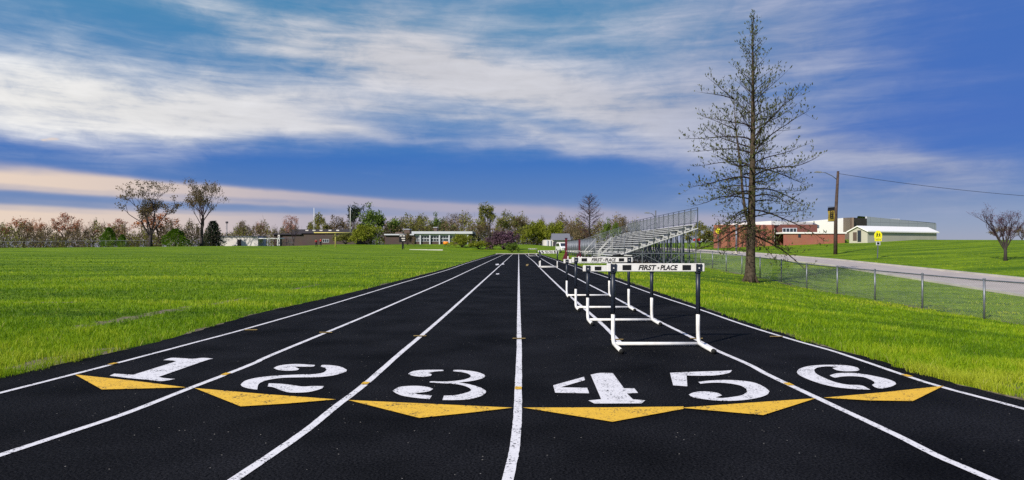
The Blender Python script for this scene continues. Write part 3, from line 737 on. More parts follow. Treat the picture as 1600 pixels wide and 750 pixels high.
# ------------------------------------------------------------------ background trees
def gen_tree(seed, kind):
    r = random.Random(seed); TK = MB(); CR = MB(); TK.cm = 0
    def leafs(p, n, spread, l, w):
        CR.cm = 1
        for _ in range(n):
            g = lambda: max(-1.5, min(1.5, r.gauss(0,1)))*spread
            q = p+Vector((g(), g(), g()*.8))
            CR.leaf(q, Vector((r.gauss(0,1), r.gauss(0,1), r.gauss(.4,.7))), l*r.uniform(.6,1.3), w*r.uniform(.6,1.3), r)
        CR.cm = 0
    P = dict(vase=dict(limbs=6, t0=.16, sp=.52, lv=4, L=.34, dec=.68, leaf=(9,.030,.034,.022), up=.25),
             big=dict(limbs=5, t0=.20, sp=.5, lv=5, L=.33, dec=.70, leaf=(9,.026,.024,.015), up=.2),
             fork=dict(limbs=4, t0=.14, sp=.36, lv=5, L=.36, dec=.68, leaf=(8,.024,.022,.014), up=.35),
             leafy=dict(limbs=8, t0=.14, sp=.8, lv=4, L=.30, dec=.70, leaf=(16,.055,.05,.036), up=.08),
             tall=dict(limbs=6, t0=.08, sp=.26, lv=4, L=.40, dec=.66, leaf=(10,.030,.045,.028), up=.5),
             bare=dict(limbs=6, t0=.18, sp=.5, lv=5, L=.30, dec=.70, leaf=(3,.014,.022,.012), up=.3),
             shrub=dict(limbs=10, t0=.02, sp=.85, lv=4, L=.36, dec=.66, leaf=(14,.055,.06,.042), up=.12),
             upright=dict(limbs=9, t0=.25, sp=.42, lv=5, L=.27, dec=.70, leaf=(2,.012,.018,.009), up=.5),
             sparse=dict(limbs=7, t0=.12, sp=.55, lv=4, L=.33, dec=.68, leaf=(9,.045,.045,.03), up=.25))[kind] if kind not in ('cone','spruce','leader') else None
    if kind == 'cone':
        TK.tube([(0,0,-.02),(0,0,.5)], [.03,.012], 6)
        for _ in range(2600):
            z = r.random()**.8; z = .03+.97*z; rr = .40*(1-z)**.6*(.35+.65*min(1, z*8)); a = r.uniform(0, 6.283); k = rr*(1-abs(r.gauss(0,.22))+r.uniform(0,.12))*(1+.2*math.sin(a*3+z*9)+.12*math.sin(a*5-z*17))
            CR.cm = 1; CR.leaf(Vector((math.cos(a)*k, math.sin(a)*k, z)), Vector((math.cos(a)*.7, math.sin(a)*.7, .9)), .06, .035, r)
        CR.cm = 0; CR.tube([(0,0,.4),(0,0,.95)], [.012,.003], 4)
    elif kind == 'spruce':
        TK.tube([(0,0,-.02),(0,0,.99)], [.025,.003], 6)
        for i in range(46):
            z = .06+.92*i/46; a0 = i*2.4
            for j in range(5):
                a = a0+j*1.257+r.gauss(0,.2); L = .34*(1-z)**.85*r.uniform(.75,1.1)+.02
                CR.cm = 0; CR.tube([(0,0,z),(math.cos(a)*L,math.sin(a)*L,z-.12*L)], [.004,.0015], 3, False); CR.cm = 1
                for q in range(8):
                    f = (q+1)/8; CR.leaf(Vector((math.cos(a)*L*f+r.gauss(0,.014),math.sin(a)*L*f+r.gauss(0,.014),z-.12*L*f)), Vector((math.cos(a),math.sin(a),-.5+r.gauss(0,.3))), .05, .03, r)
        CR.cm = 0
    elif kind == 'leader':
        pts = [Vector((.01*math.sin(i),.01*math.cos(i*1.3),i/12)) for i in range(13)]; TK.tube(pts, [.016*(1-i/12)+.002 for i in range(13)], 6)
        for i in range(60):
            z = .2+.78*i/60; a = i*2.4; L = .30*min(1,(z-.1)*4)*(1-z)**.65*r.uniform(.7,1.15)+.03
            d = dirv(a, r.uniform(.35,.75)); p = Vector((0,0,z)); q = p+d*L; CR.tube([p, p+d*L*.5+Vector((0,0,-.004)), q+Vector((0,0,.02))], [.0045,.003,.0012], 3, False)
            for j in range(9):
                f = r.uniform(.2,1); s = p+d*L*f; e = s+dirv(a+r.choice((-1,1))*r.uniform(.4,1), r.uniform(.1,1.1))*r.uniform(.04,.10)
                CR.tube([s, e], [.0022,.0009], 3, False)
                if r.random() < .6: leafs(e, 1, .006, .016, .008)
    else:
        lv = P['lv']; nl, sp, ll, lw = P['leaf']
        def grow(p, d, L, rad, k):
            q = p; n = 3; pts = [p]
            for i in range(n):
                d = (d+Vector((r.gauss(0,.13), r.gauss(0,.13), r.gauss(0,.08)+P['up']*.25))).normalized(); q = q+d*L/n; pts.append(q)
            tgt = TK if k <= 1 else CR
            tgt.tube(pts, [rad, rad*.85, rad*.72, rad*.6], 6 if k <= 1 else 3, False)
            if k >= lv-1: leafs(pts[2], max(1, nl//2), sp, ll, lw)
            if k >= lv: leafs(q, nl, sp, ll, lw); return
            for c in range(r.choice((2,3,3)) if k else 3):
                e = d.orthogonal().normalized(); e.rotate(Matrix.Rotation(r.uniform(0,6.283), 3, d)) if False else None
                ax = Matrix.Rotation(r.uniform(0,6.283), 3, d) @ d.orthogonal().normalized()
                nd = (d+ax*r.uniform(.35,.85)*(.7+P['sp']*.5)).normalized()
                grow(pts[3] if c < 2 else pts[2], nd, L*P['dec']*r.uniform(.75,1.2), rad*.55, k+1)
        TK.tube([(0,0,-.03),(0,0,P['t0']*.5),(.005,0,P['t0'])], [.034,.026,.024], 8)
        for i in range(P['limbs']):
            a = i*6.283/P['limbs']+r.gauss(0,.3); el = math.pi/2-P['sp']*r.uniform(.45,1.25)
            grow(Vector((0,0,P['t0']*r.uniform(.75,1))), dirv(a, el), P['L']*r.uniform(.8,1.15), .015, 1)
    v = np.array(CR.v+TK.v); zmax = np.percentile(v[:,2], 99.7); w = max(np.ptp(np.percentile(v[:,0],[1,99])), np.ptp(np.percentile(v[:,1],[1,99])))*.97
    for m_ in (TK, CR): m_.v = [(x/w, y/w, z/zmax) for x, y, z in m_.v]
    return TK, CR
PROTO = {}
def tree(name, label, u, vtop, wpx, Y, kind, leaf, twig='twig_grey', seed=1, group='trees behind the field', dz=0, trunk='bark_far'):
    key = (kind, leaf, twig, seed)
    p = px(u, Y); hgt = (V0-vtop)/F*Y+HC-p.z; w = wpx/F*Y
    if key not in PROTO:
        TK, CR = gen_tree(seed, kind)
        t = thing(name, label, 'shrub' if 'shrub' in name else 'tree', p, rnd.uniform(0,6), group)
        TK.build('trunk', M[trunk], t, True); CR.build('crown', [M[twig], M[leaf]], t)
        PROTO[key] = t; t.scale = (w, w, hgt)
    else:
        t = dup(PROTO[key], p, rnd.uniform(0,6), label, (w, w, hgt)); t.name = name; t['group'] = group
        t['category'] = 'shrub' if 'shrub' in name else 'tree'
G1 = 'budding trees behind the playing field'; G2 = 'trees around the low school'
TR = [
 ('budding_tree','orange-budding tree cut by the edge of the picture beside the distant fence',4,349,17,190,'vase','lf_redbrown','twig_grey',3,G1),
 ('budding_tree','wide reddish budding tree above the yellowish brush at the fence',37,341,42,195,'vase','lf_orange','twig_grey',4,G1),
 ('budding_tree','narrow reddish budding tree touching the wide one beside the fence',64,341,17,192,'vase','lf_orange','twig_grey',3,G1),
 ('budding_tree','domed reddish budding tree with pointed top, tallest above the distant fence',103,333,38,190,'vase','lf_redbrown','twig_grey',5,G1),
 ('budding_tree','small orange budding tree beside the domed reddish one',121,343,15,195,'vase','lf_orange','twig_grey',4,G1),
 ('budding_tree','dark-trunked reddish tree before the green cedars',145,346,38,182,'bare','lf_redbrown','twig_purple',6,G1),
 ('budding_tree','bright red-tipped tree rising behind the two green cedars',188,342,34,195,'vase','lf_redbrown','twig_grey',5,G1),
 ('budding_tree','orange tree in full bud directly behind the first tall tree',250,333,62,186,'vase','lf_orange','twig_grey',4,G1),
 ('tall_tree','first tall spreading tree with clumped dark leaves over the field',235,281,78,168,'big','lf_darkolive','twig_purple',8,'two tall trees over the field'),
 ('tall_tree','second tall tree with forked upright trunk and thin orange tips',315,279,74,168,'fork','lf_darkolive','twig_purple',9,'two tall trees over the field'),
 ('cedar_tree','bright green rounded cedar beside its smaller twin',170,355,23,164,'cone','lf_cedar','twig_grey',10,G1),
 ('cedar_tree','small bright green cedar next to the larger rounded one',191,366,14,163,'cone','lf_cedar','twig_grey',10,G1),
 ('cedar_tree','broad green cedar standing alone between the two tall trees',274,357,36,163,'cone','lf_cedar','twig_grey',11,G1),
 ('spruce_tree','dark spruce beside the white shed',333,345,30,172,'spruce','lf_conifer','twig_grey',12,G1),
 ('budding_tree','orange-topped thin tree behind the white shed',382,345,24,200,'sparse','lf_brown','twig_grey',13,G1),
 ('budding_tree','small orange tree behind the canopy of the white shed',410,348,22,205,'vase','lf_orange','twig_grey',4,G1),
 ('budding_tree','grey leafless tree before the pinkish round one',437,351,26,205,'bare','lf_brown','twig_grey',14,G1),
 ('budding_tree','round pinkish budding tree above the brown brick building',458,337,34,210,'vase','lf_pink','twig_grey',5,G1),
 ('budding_tree','thin dark tree standing before the brown brick building',459,348,18,178,'bare','lf_brown','twig_purple',14,G1),
 ('olive_tree','olive leafy tree seen through the goalposts',498,334,38,215,'leafy','lf_olive','twig_grey',15,G2),
 ('budding_tree','grey-brown twiggy tree between the goalpost uprights',530,337,30,212,'sparse','lf_brown','twig_grey',13,G2),
 ('dark_tree','dark green tree with a high tuft behind the goalpost upright',550,318,28,220,'tall','lf_conifer','twig_grey',16,G2),
 ('green_tree','large fresh green leafy tree behind the willow shrubs',588,320,56,205,'leafy','lf_green','twig_grey',17,G2),
 ('willow_shrub','large yellow-green willow shrub beside the goalpost',572,351,52,158,'shrub','lf_yellow','twig_grey',18,G2),
 ('willow_shrub','smaller olive shrub right behind the goalpost stem',540,364,36,160,'shrub','lf_olive','twig_grey',19,G2),
 ('olive_tree','brown-olive tree rising over the brick wing of the school',625,341,44,215,'sparse','lf_olive','twig_grey',20,G2),
 ('olive_tree','pale olive tree above the dark roof unit of the school',655,337,34,218,'leafy','lf_olive','twig_grey',15,G2),
 ('green_tree','rich green tree above the middle of the school roof',690,334,40,215,'leafy','lf_green','twig_grey',17,G2),
 ('bare_tree','row-like bare purple-grey tree over the end of the school roof',717,331,38,222,'fork','lf_brown','twig_purple',9,G2),
 ('brown_tree','brown budding tree at the end of the school',748,346,36,178,'sparse','lf_brown','twig_grey',13,G2),
 ('poplar_tree','tallest olive poplar beyond the end of the track',765,317,32,165,'tall','lf_olive','twig_grey',16,G2),
 ('olive_tree','broad olive tree leaning against the tall poplar',786,329,44,172,'sparse','lf_olive','twig_grey',20,G2),
 ('brown_tree','thin brown tree between the poplar and the yellow-green pair',810,338,28,190,'tall','lf_brown','twig_grey',21,G2),
 ('yellow_green_tree','first yellow-green tree of the pair behind the small house',833,344,40,200,'leafy','lf_yellow','twig_grey',22,G2),
 ('yellow_green_tree','second yellow-green tree of the pair, right over the grey roof',863,346,42,198,'leafy','lf_yellow','twig_grey',22,G2),
 ('bare_tree','dark bare treetops peeking over the yellow-green pair',845,336,26,225,'bare','lf_brown','twig_purple',14,G2),
 ('brown_tree','pale brown tree behind the far end of the grandstand',893,347,36,190,'sparse','lf_brown','twig_grey',13,G2),
 ('brown_tree','olive-brown rounded tree in front of the bare purple one',908,354,30,165,'leafy','lf_brown','twig_grey',15,G2),
 ('bare_tree','slender bare purple tree rising above the far end of the grandstand',921,303,42,118,'leader','lf_redbrown','twig_purple',23,G2),
 ('green_tree','green tree peeking over the sloping grandstand rail',958,341,30,190,'leafy','lf_green','twig_grey',17,G2),
 ('brown_tree','brown tree peeking over the grandstand rail beside a green one',971,338,22,195,'sparse','lf_brown','twig_grey',13,G2),
 ('olive_tree','olive leafy tree between the grandstand and the brick school',1093,347,44,125,'leafy','lf_olive','twig_grey',15,'trees by the brick school'),
 ('young_tree','young bare tree with grey trunk in front of the brick school',1160,352,20,112,'bare','lf_brown','twig_grey',14,'trees by the brick school'),
 ('young_tree','young bare tree close behind the oak trunk before the brick school',1182,350,22,105,'bare','lf_brown','twig_grey',6,'trees by the brick school'),
 ('purple_tree','small rounded bare purple tree alone on the grass bank above the road',1571,320,64,52,'upright','lf_plum','twig_purple',24,'trees by the brick school'),
 ('brown_tree','distant brown tree behind the grass bank beyond the purple tree',1560,353,34,150,'sparse','lf_brown','twig_grey',13,'trees by the brick school'),
 ('brown_tree','distant dark treetop behind the bank at the edge of the picture',1597,352,24,155,'sparse','lf_brown','twig_grey',20,'trees by the brick school'),
 ('redbud_shrub','purple flowering redbud beside the end of the track',787,361,58,128,'shrub','lf_purple','twig_purple',25,G2),
 ('green_shrub','round dark green shrub at the very end of the track',800,379,24,116,'shrub','lf_green','twig_grey',18,G2),
 ('yellow_shrub','tall yellow-green shrub covering the end of the school',722,366,40,138,'shrub','lf_yellow','twig_grey',18,G2),
 ('yellow_shrub','low yellow-green shrub between the school and the redbud',748,376,36,130,'shrub','lf_yellow','twig_grey',19,G2),
 ('brown_shrub','brown twiggy shrub in front of the dark roof unit of the school',637,364,18,150,'shrub','lf_brown','twig_purple',26,G2),
]
for (nm, lb, u, vt, w, Y, kd, lf_, tw, sd, g) in TR: tree(nm, lb, u, vt, w, Y, kd, lf_, tw, sd, g)
def thicket():
    r = random.Random(5); C = MB()
    for i in range(34000):
        u = r.uniform(-60, 620); Y = r.uniform(176, 205)
        hmax = 5.4+1.1*math.sin(u*.05)+1.0*math.sin(u*.17+1)+.7*math.sin(u*.43)+r.gauss(0,.6)
        if 340 < u < 440: Y = r.uniform(190, 205)
        if u > 420: Y = r.uniform(210, 225)
        p = px(u, Y); z = r.random()**1.0*hmax
        k = r.random(); C.cm = 0 if k < .38 else (1 if (math.sin(u*.09)+math.sin(u*.031+2)+(1.3 if z < 2.6 else -.1)+r.gauss(0,.5) > .3) else 2)
        q = p+Vector((0,0,z))
        if C.cm == 0: C.tube([q-Vector((0,0,.6)), q+Vector((r.gauss(0,.35), r.gauss(0,.2), r.uniform(.4,1.2)))], [.035,.012], 3, False)
        else: C.leaf(q, Vector((r.gauss(0,1), r.gauss(0,1), r.gauss(.5,.6))), r.uniform(.3,.7), r.uniform(.2,.45), r)
    for i in range(26000):
        u = r.uniform(600, 1000); Y = r.uniform(200, 225); p = px(u, Y); z = r.random()**1.15*(7.6+1.5*math.sin(u*.08)+1.2*math.sin(u*.21)+r.gauss(0,.8))
        C.cm = 0 if r.random() < .3 else (1 if math.sin(u*.07) > 0 else 2); q = p+Vector((0,0,z))
        if C.cm == 0: C.tube([q-Vector((0,0,.6)), q+Vector((r.gauss(0,.35), r.gauss(0,.2), r.uniform(.4,1.4)))], [.04,.012], 3, False)
        else: C.leaf(q, Vector((r.gauss(0,1), r.gauss(0,1), r.gauss(.5,.6))), r.uniform(.4,.8), r.uniform(.25,.5), r)
    tag(C.build('undergrowth', [M['twig_grey'], M['lf_olive'], M['lf_brown']]), kind='stuff')
thicket()

# ------------------------------------------------------------------ buildings
def window(parent, x0, x1, z0, z1, y, nx=2, nz=1):
    b = MB(); w = .09
    b.box((x0,y-.05,z0),(x1,y+.02,z0+w)); b.box((x0,y-.05,z1-w),(x1,y+.02,z1)); b.box((x0,y-.05,z0+w),(x0+w,y+.02,z1-w)); b.box((x1-w,y-.05,z0+w),(x1,y+.02,z1-w))
    for i in range(1, nx): xx = x0+(x1-x0)*i/nx; b.box((xx-w/2,y-.04,z0+w),(xx+w/2,y+.02,z1-w))
    fr = b.build('window', M['frame_white'], parent)
    b = MB(); b.box((x0+w,y-.012,z0+w),(x1-w,y-.008,z1-w)); b.build('pane', M['glass'], fr); return fr

# white shed and canopy
Y = 178.; p = px(373, Y); t = thing('white_shed', 'long low white shed at the far side of the field', 'shed', (p.x, Y, p.z))
k = Y/F
b = MB(); b.box((-30*k,0,-.5),(30*k,6,2.75)); b.build('wall', M['white_wall'], t)
b = MB(); b.box((-30.5*k,-.25,2.75),(31*k,6.2,3.0)); b.build('roof', M['roof_grey'], t)
b = MB(); b.box((31*k,-.1,2.2),(64*k,4,2.42)); b.box((60*k,-.05,-.3),(61.2*k,.15,2.2)); b.box((45*k,-.05,-.3),(46*k,.15,2.2)); b.build('canopy', M['white_roof'], t)
b = MB(); b.box((-2*k,-.06,-.3),(4*k,-.003,2)); b.build('door', M['taupe_dark'], t)

# brown brick building behind the goalposts
Y = 196.; k = Y/F; p = px(492, Y); t = thing('brick_building', 'brown brick building with dark roof behind the goalposts', 'building', (p.x, Y, p.z))
b = MB(); b.box((-64*k,0,-1),(64*k,14,3.6)); b.build('wall', M['brick_brown'], t)
b = MB(); b.box((-65*k,-.6,3.6),(-20*k,14.4,3.95)); b.box((-36*k,-.4,3.95),(62*k,14.4,5.2)); b.build('roof', M['roof_dark'], t)
for a in (-57,): b = MB(); b.box((a*k,-.5,-.6),((a+3)*k,-.15,3.6)); b.build('column', M['white_wall'], t)
for x in (-14,-3,8,22,34): b = MB(); b.box((x*k,-.45,4.7),((x+4.5)*k,-.403,5.05)); b.build('fascia_light', M['white_wall'], t)
window(t, 12*k, 22*k, 1.2, 2.2, -.003, 3)
# bleacher seats / pipes in front of it
t = thing('batting_cage', 'row of thin grey pipes and low seats in front of the brown brick building', 'cage', px(447, 182))
b = MB()
for x in np.arange(-2.2, 2.6, .55): b.tube([(x,0,-.2),(x,0,2.4)], .045, 5)
b.build('post', M['galv'], t)
b = MB(); b.box((-2.4,-.03,2.38),(2.6,.03,2.46)); b.box((-2.4,-.03,1.1),(2.6,.03,1.17)); b.build('rail', M['galv'], t)

# low school
Y = 172.; k = Y/F; p = px(670, Y); zb = p.z
t = thing('school_building', 'low school with white columns, banded windows and a flat white roof', 'school', (p.x, Y, zb))
H = lambda v: HC-(v-V0)/F*Y-zb
b = MB(); b.box((-68*k,-.5,-1),(-22*k,13.5,H(367.6))); b.box((-22*k,0,-1),(67*k,14,H(365.5))); b.build('wall', M['brick_brown'], t)
b = MB(); b.box((-68.6*k,-1.1,H(367.6)),(-22.2*k,13.8,H(365.6))); b.box((-26*k,-.9,H(365.4)),(68.5*k,14.4,H(361.6))); b.build('roof', M['frame_white'], t)
xs = [-15,0,15,30,45,62]
for x in [-13,2,17,32,61]: b = MB(); b.box(((x-.95)*k,-.5,-1),((x+.95)*k,-.004,H(365.5))); b.build('column', M['frame_white'], t)
for x0, x1 in ((-21,-14),(-12,1),(3,16),(18,31),(33,46),(47,60)):
    b = MB(); b.box((x0*k,-.10,H(368.2)),(x1*k,-.003,H(365.6))); b.build('header_panel', M['frame_white'], t)
    f = window(t, x0*k, x1*k, H(372.6), H(368.2), -.003, 3); window(t, x0*k, x1*k, H(377.2), H(372.8), -.003, 3)
for x0, x1, v0, v1 in ((-40.5,-32,364.5,358.2), (6,11.5,361.5,355.3)):
    b = MB(); b.box((x0*k,2,H(v0)),(x1*k,5,H(v1))); un = b.build('roof_unit', M['taupe_dark'], t); b = MB(); b.box(((x0-.5)*k,1.8,H(v1)),((x1+.5)*k,5.2,H(v1-.8))); b.build('cap', M['frame_white'], un)
b = MB(); b.box((-56*k,3,H(365.6)),(-44*k,6,H(362.2))); b.build('roof_unit', M['taupe_dark'], t)

# small house
Y = 172.; k = Y/F; p = px(868, Y); zb = p.z
t = thing('house', 'small white house with grey roof and open garage beyond the track end', 'house', (p.x, Y, zb))
b = MB(); b.box((-18*k,0,-1),(22*k,8,1.7)); b.build('wall', M['white_wall'], t)
b = MB(); b.prism([(-.6,1.65),(4,3.5),(8.6,1.65)], 'x', -5*k, 24*k); b.build('roof', M['roof_grey'], t)
b = MB(); b.box((-4*k,-.04,-.5),(2*k,-.003,1.2)); b.build('garage_shade', M['roof_dark'], t)  # dark panel on the wall, painted for the shade inside the garage
for x in (-14,-9): b = MB(); b.box((x*k,-.3,-.6),((x+2)*k,-.004,1.65)); b.build('column', M['frame_white'], t)

# brick school on the hill
def P3(u, v, Y): return ((u-U0)/F*Y, HC-(v-V0)/F*Y)
Y = 118.; t = thing('brick_school', 'red brick school with white roof on the grass hill behind the oak', 'school', (0,0,0))
def wallbox(nm, u0, u1, vt, Y, depth, m, zlow=None, par=None):
    x0, z1 = P3(u0, vt, Y); x1, _ = P3(u1, vt, Y); q = (Y+depth)/Y; z0 = zlow if zlow is not None else .3; b = MB()
    vs = [(x0,Y),(x1,Y),(x1*q-.05,Y+depth),(x0*q+.3,Y+depth)]
    b.add([(*p, z0) for p in vs]+[(*p, z1) for p in vs], [(0,3,2,1),(4,5,6,7),(0,1,5,4),(1,2,6,5),(2,3,7,6),(3,0,4,7)]); return b.build(nm, m, par)
wallbox('wall', 1115, 1210, 351.5, 112, 22, M['brick_lit'], par=t)
wallbox('wall', 1210.3, 1277, 350.8, 114, 18, M['brick_shaded'], par=t)
wallbox('wall', 1224, 1320, 365.2, 110, 3.9, M['brick_lit'], 1.0, par=t)
wallbox('wall', 1273, 1318, 364.2, 114.2, 14, M['brick_shaded'], 1.0, par=t)
b = MB(); xa, za = P3(1117, 351.3, 113); xm, zm = P3(1205, 345.0, 113); xe, ze_ = P3(1270, 347.5, 118); q = 1.16
b.add([(xa,113,za),(xm,113,zm),(xe,118,ze_),(xe,118,za),(xa*q,131,za),(xm*q,131,zm),(xe*q,134,ze_),(xe*q,134,za),(xm,113,za)], [(0,8,1),(8,3,2,1),(4,7,6,5),(0,4,5,1),(1,5,6,2),(2,6,7,3),(0,3,7,4)]); b.build('roof', M['white_roof'], t)
for u in range(1122, 1208, 14): b = MB(); x, _ = P3(u, 360, 112); b.box((x,111.88,.6),(x+.35,111.997,_+1.0)); b.build('pilaster', M['brick_shaded'], t)
b = MB(); x0, z1 = P3(1222, 364.0, 110); x1, _ = P3(1322, 364, 110); b.box((x0,109.8,z1-.12),(x1,113.9,z1+.14)); b.build('coping', M['white_roof'], t)
x0, z1 = P3(1222.5, 356.2, 114); x1, z0 = P3(1245, 363.2, 114); window(t, x0, x1, z0, z1, 113.99, 4)
x0, z1 = P3(1247, 366, 110); x1, z0 = P3(1251, 371, 110); b = MB(); b.box((x0,109.94,z0),(x1,109.997,z1)); b.build('door', M['glass'], t)
# hall with white, taupe and grey metal walls
t = thing('sports_hall', 'large modern hall with grey metal panels and brown corner beside the brick school', 'building', (0,0,0))
x0, z1 = P3(1240, 348.6, 150); x1, _ = P3(1317.5, 344, 150)
b = MB(); b.add([(x0,150,0),(x1,150,0),(x1,150,P3(1317,340.6,150)[1]),(x0,150,z1),(x0,165,0),(x1,165,0),(x1,165,P3(1317,340.6,150)[1]),(x0,165,z1)], [(0,1,2,3),(4,7,6,5),(3,2,6,7),(0,3,7,4),(1,5,6,2)]); b.build('white_wall', M['white_roof'], t)
def quadwall(nm, u0, v0, Y0, u1, v1, Y1, m, th=.4):
    xa, za = P3(u0, v0, Y0); xc, zc = P3(u1, v1, Y1); d = Vector((xc-xa, Y1-Y0, 0)).normalized(); n = Vector((-d.y, d.x, 0))*th
    A = Vector((xa,Y0,0)); C = Vector((xc,Y1,0))
    b = MB(); b.add([A, C, C+Vector((0,0,zc)), A+Vector((0,0,za)), A+n, C+n, C+n+Vector((0,0,zc)), A+n+Vector((0,0,za))], [(0,1,2,3),(7,6,5,4),(3,2,6,7),(0,3,7,4),(1,5,6,2)]); return b.build(nm, m, t)
quadwall('taupe_wall', 1317.5, 340.3, 148, 1331, 339.8, 139, M['taupe'])
quadwall('brown_wall', 1331.1, 339.8, 139.1, 1354.5, 341.4, 145, M['taupe_dark'])
quadwall('metal_wall', 1354.6, 338.2, 145.05, 1463, 349.3, 160, M['grey_panel'])
b = MB(); xa, za = P3(1344, 337, 146.5); xc, zc = P3(1462, 349, 161)
b.add([(xa,147.5,za),(xc,161,zc+.1),(xc*1.12,181,zc+.1),(xa*1.16,172,za)], [(0,1,2,3)]); b.build('roof', M['roof_grey'], t)
for u0, u1, v in ((1378,1386,341.2),(1388,1406,341.6)): x0, z1 = P3(u0, v, 158); x1, _ = P3(u1, v, 158); b = MB(); b.box((x0,158,z1-1.5),(x1,161,z1)); b.build('roof_unit', M['grey_panel'], t)
# cream shed
t = thing('cream_shed', 'long cream metal shed with white gable roof on the hill', 'shed', (0,0,0))
A = Vector((*P3(1355,374,108)[:1],108,0)); 
xa, zt = P3(1327, 360.2, 101); xg, zg = P3(1341.5, 353.6, 104.5); xb_, zbb = P3(1355.5, 360.2, 108); xd, zd = P3(1463.5, 366.2, 128)
# gable end runs from a to b, long side from b to d
a = Vector((P3(1327,360,108)[0],108,0)); c = Vector((P3(1355.5,360,105)[0],105,0)); d = Vector((P3(1463.5,366,113)[0],113,0)); e = a+(d-c)
ze = P3(1355.5, 360.0, 105)[1]; zr = P3(1341.5, 353.4, 106.5)[1]; g0 = (a+c)/2; g1 = (d+e)/2
Z = lambda p, z: (p.x, p.y, z)
b = MB(); b.add([Z(a,0),Z(c,0),Z(c,ze),Z(g0,zr),Z(a,ze)], [(0,1,2,3,4)]); b.add([Z(c,0),Z(d,0),Z(d,ze),Z(c,ze)], [(0,1,2,3)]); b.add([Z(d,0),Z(e,0),Z(e,ze),Z(g1,zr),Z(d,ze)], [(0,1,2,3,4)]); b.add([Z(e,0),Z(a,0),Z(a,ze),Z(e,ze)], [(0,1,2,3)])
b.build('wall', M['cream_metal'], t)
o = (c-a).normalized()*.3; dd = (d-c).normalized()*.3; b = MB()
b.add([Z(c+o-dd,ze-.08),Z(d+o+dd,ze-.08),Z(g1+dd,zr+.08),Z(g0-dd,zr+.08),Z(a-o-dd,ze-.08),Z(e-o+dd,ze-.08), Z(c+o-dd,ze-.28),Z(d+o+dd,ze-.28),Z(g1+dd,zr-.08),Z(g0-dd,zr-.08),Z(a-o-dd,ze-.28),Z(e-o+dd,ze-.28)],
      [(0,1,2,3),(3,2,5,4),(6,9,8,7),(9,10,11,8),(0,6,7,1),(4,5,11,10),(0,3,9,6),(3,4,10,9),(1,7,8,2),(2,8,11,5)]); b.build('roof', M['white_roof'], t)
nrm = Vector(((c-a).y, -(c-a).x, 0)).normalized()*.06
for f0, f1, z0, z1 in ((.22,.42,2.2,3.6), (.47,.66,2.0,3.9)):
    q0 = a.lerp(c, f0)+nrm*.2; q1 = a.lerp(c, f1)+nrm*.2; b = MB(); b.add([Z(q0,z0),Z(q1,z0),Z(q1,z1),Z(q0,z1),Z(q0+nrm,z0),Z(q1+nrm,z0),Z(q1+nrm,z1),Z(q0+nrm,z1)], [(0,1,2,3),(4,7,6,5),(0,4,5,1),(1,5,6,2),(2,6,7,3),(3,7,4,0)]); b.build('window', M['taupe_dark'] if f0 < .4 else M['glass'], t)

# ------------------------------------------------------------------ poles and signs
def street_arm(b, h, L, x0=0): b.tube([(x0,0,h-.55),(x0-L*.45,0,h-.12),(x0-L*.8,0,h+.05),(x0-L,0,h+.06)], [.05,.045,.04,.035], 6)
p = hit(1306, 397.5); Y = p.y; hgt = HC-(267.5-V0)/F*Y-p.z; k = Y/F
t = thing('utility_pole', 'brown wooden utility pole with lamp arm and cloth banner on the grass bank', 'utility pole', p)
b = MB(); b.tube([(-.05,0,-.3),(0,0,hgt*.5),(.25,0,hgt)], [.21,.18,.13], 10); b.build('pole', M['wood'], t, True)
b = MB(); b.tube([(.2,0,hgt-1.0),(-.4,-.05,hgt-.55),(-1.2,-.1,hgt-.18),(-1.75,-.1,hgt-.12)], .04, 6); arm = b.build('lamp_arm', M['galv'], t, True)
b = MB(); b.prism([(-2.45,hgt-.16),(-1.7,hgt-.2),(-1.65,hgt-.06),(-2.2,hgt-.0),(-2.45,hgt-.08)], 'y', -.22, .02); b.build('lamp_head', M['lamp'], arm, bevel=.02)
zb0, zb1 = HC-(345.5-V0)/F*Y-p.z, HC-(323.5-V0)/F*Y-p.z
b = MB(); 
n = 8
for i in range(n+1):
    z = zb1+(zb0-zb1)*i/n; y = -.05+.05*math.sin(i*.9); b.v += [(-.14,y,z),(-.90,y+.04*math.sin(i*1.3),z-.06)]
for i in range(n): b.f.append((2*i,2*i+1,2*i+3,2*i+2)); b.mi.append(0 if i > 1 else 1)
ban = b.build('banner', [M['gold'], M['dark_cloth']], t)
b = MB()
for i, z in enumerate(np.linspace(zb0+.3, zb1-.65, 4)): b.box((-.74,-.16,z),(-.36,-.155,z+.07)); b.box((-.74,-.16,z+.12),(-.62,-.155,z+.2)); b.box((-.5,-.16,z+.1),(-.36,-.155,z+.18))
b.build('printed_mark', M['dark_cloth'], ban)
for z in (zb0-.02, zb1+.04): b = MB(); b.tube([(0,-.05,z),(-.95,-.05,z-.02)], .025, 6); b.build('banner_rod', M['galv'], ban)
pw = Vector((p.x+.22, p.y, p.z+hgt-.25))
t = thing('power_line', 'thin dark cable running from the wooden pole out over the grass bank', 'cable', (0,0,0))
b = MB(); q = Vector((78., 69., 5.9)); pts = []
for i in range(25):
    f = i/24; s = pw.lerp(q, f); pts.append(s-Vector((0,0,1.9*4*f*(1-f)*.5)))
b.tube(pts, .022, 5, False); b.build('wire', M['dark_cloth'], t)

def sign_panel_oct(): pass
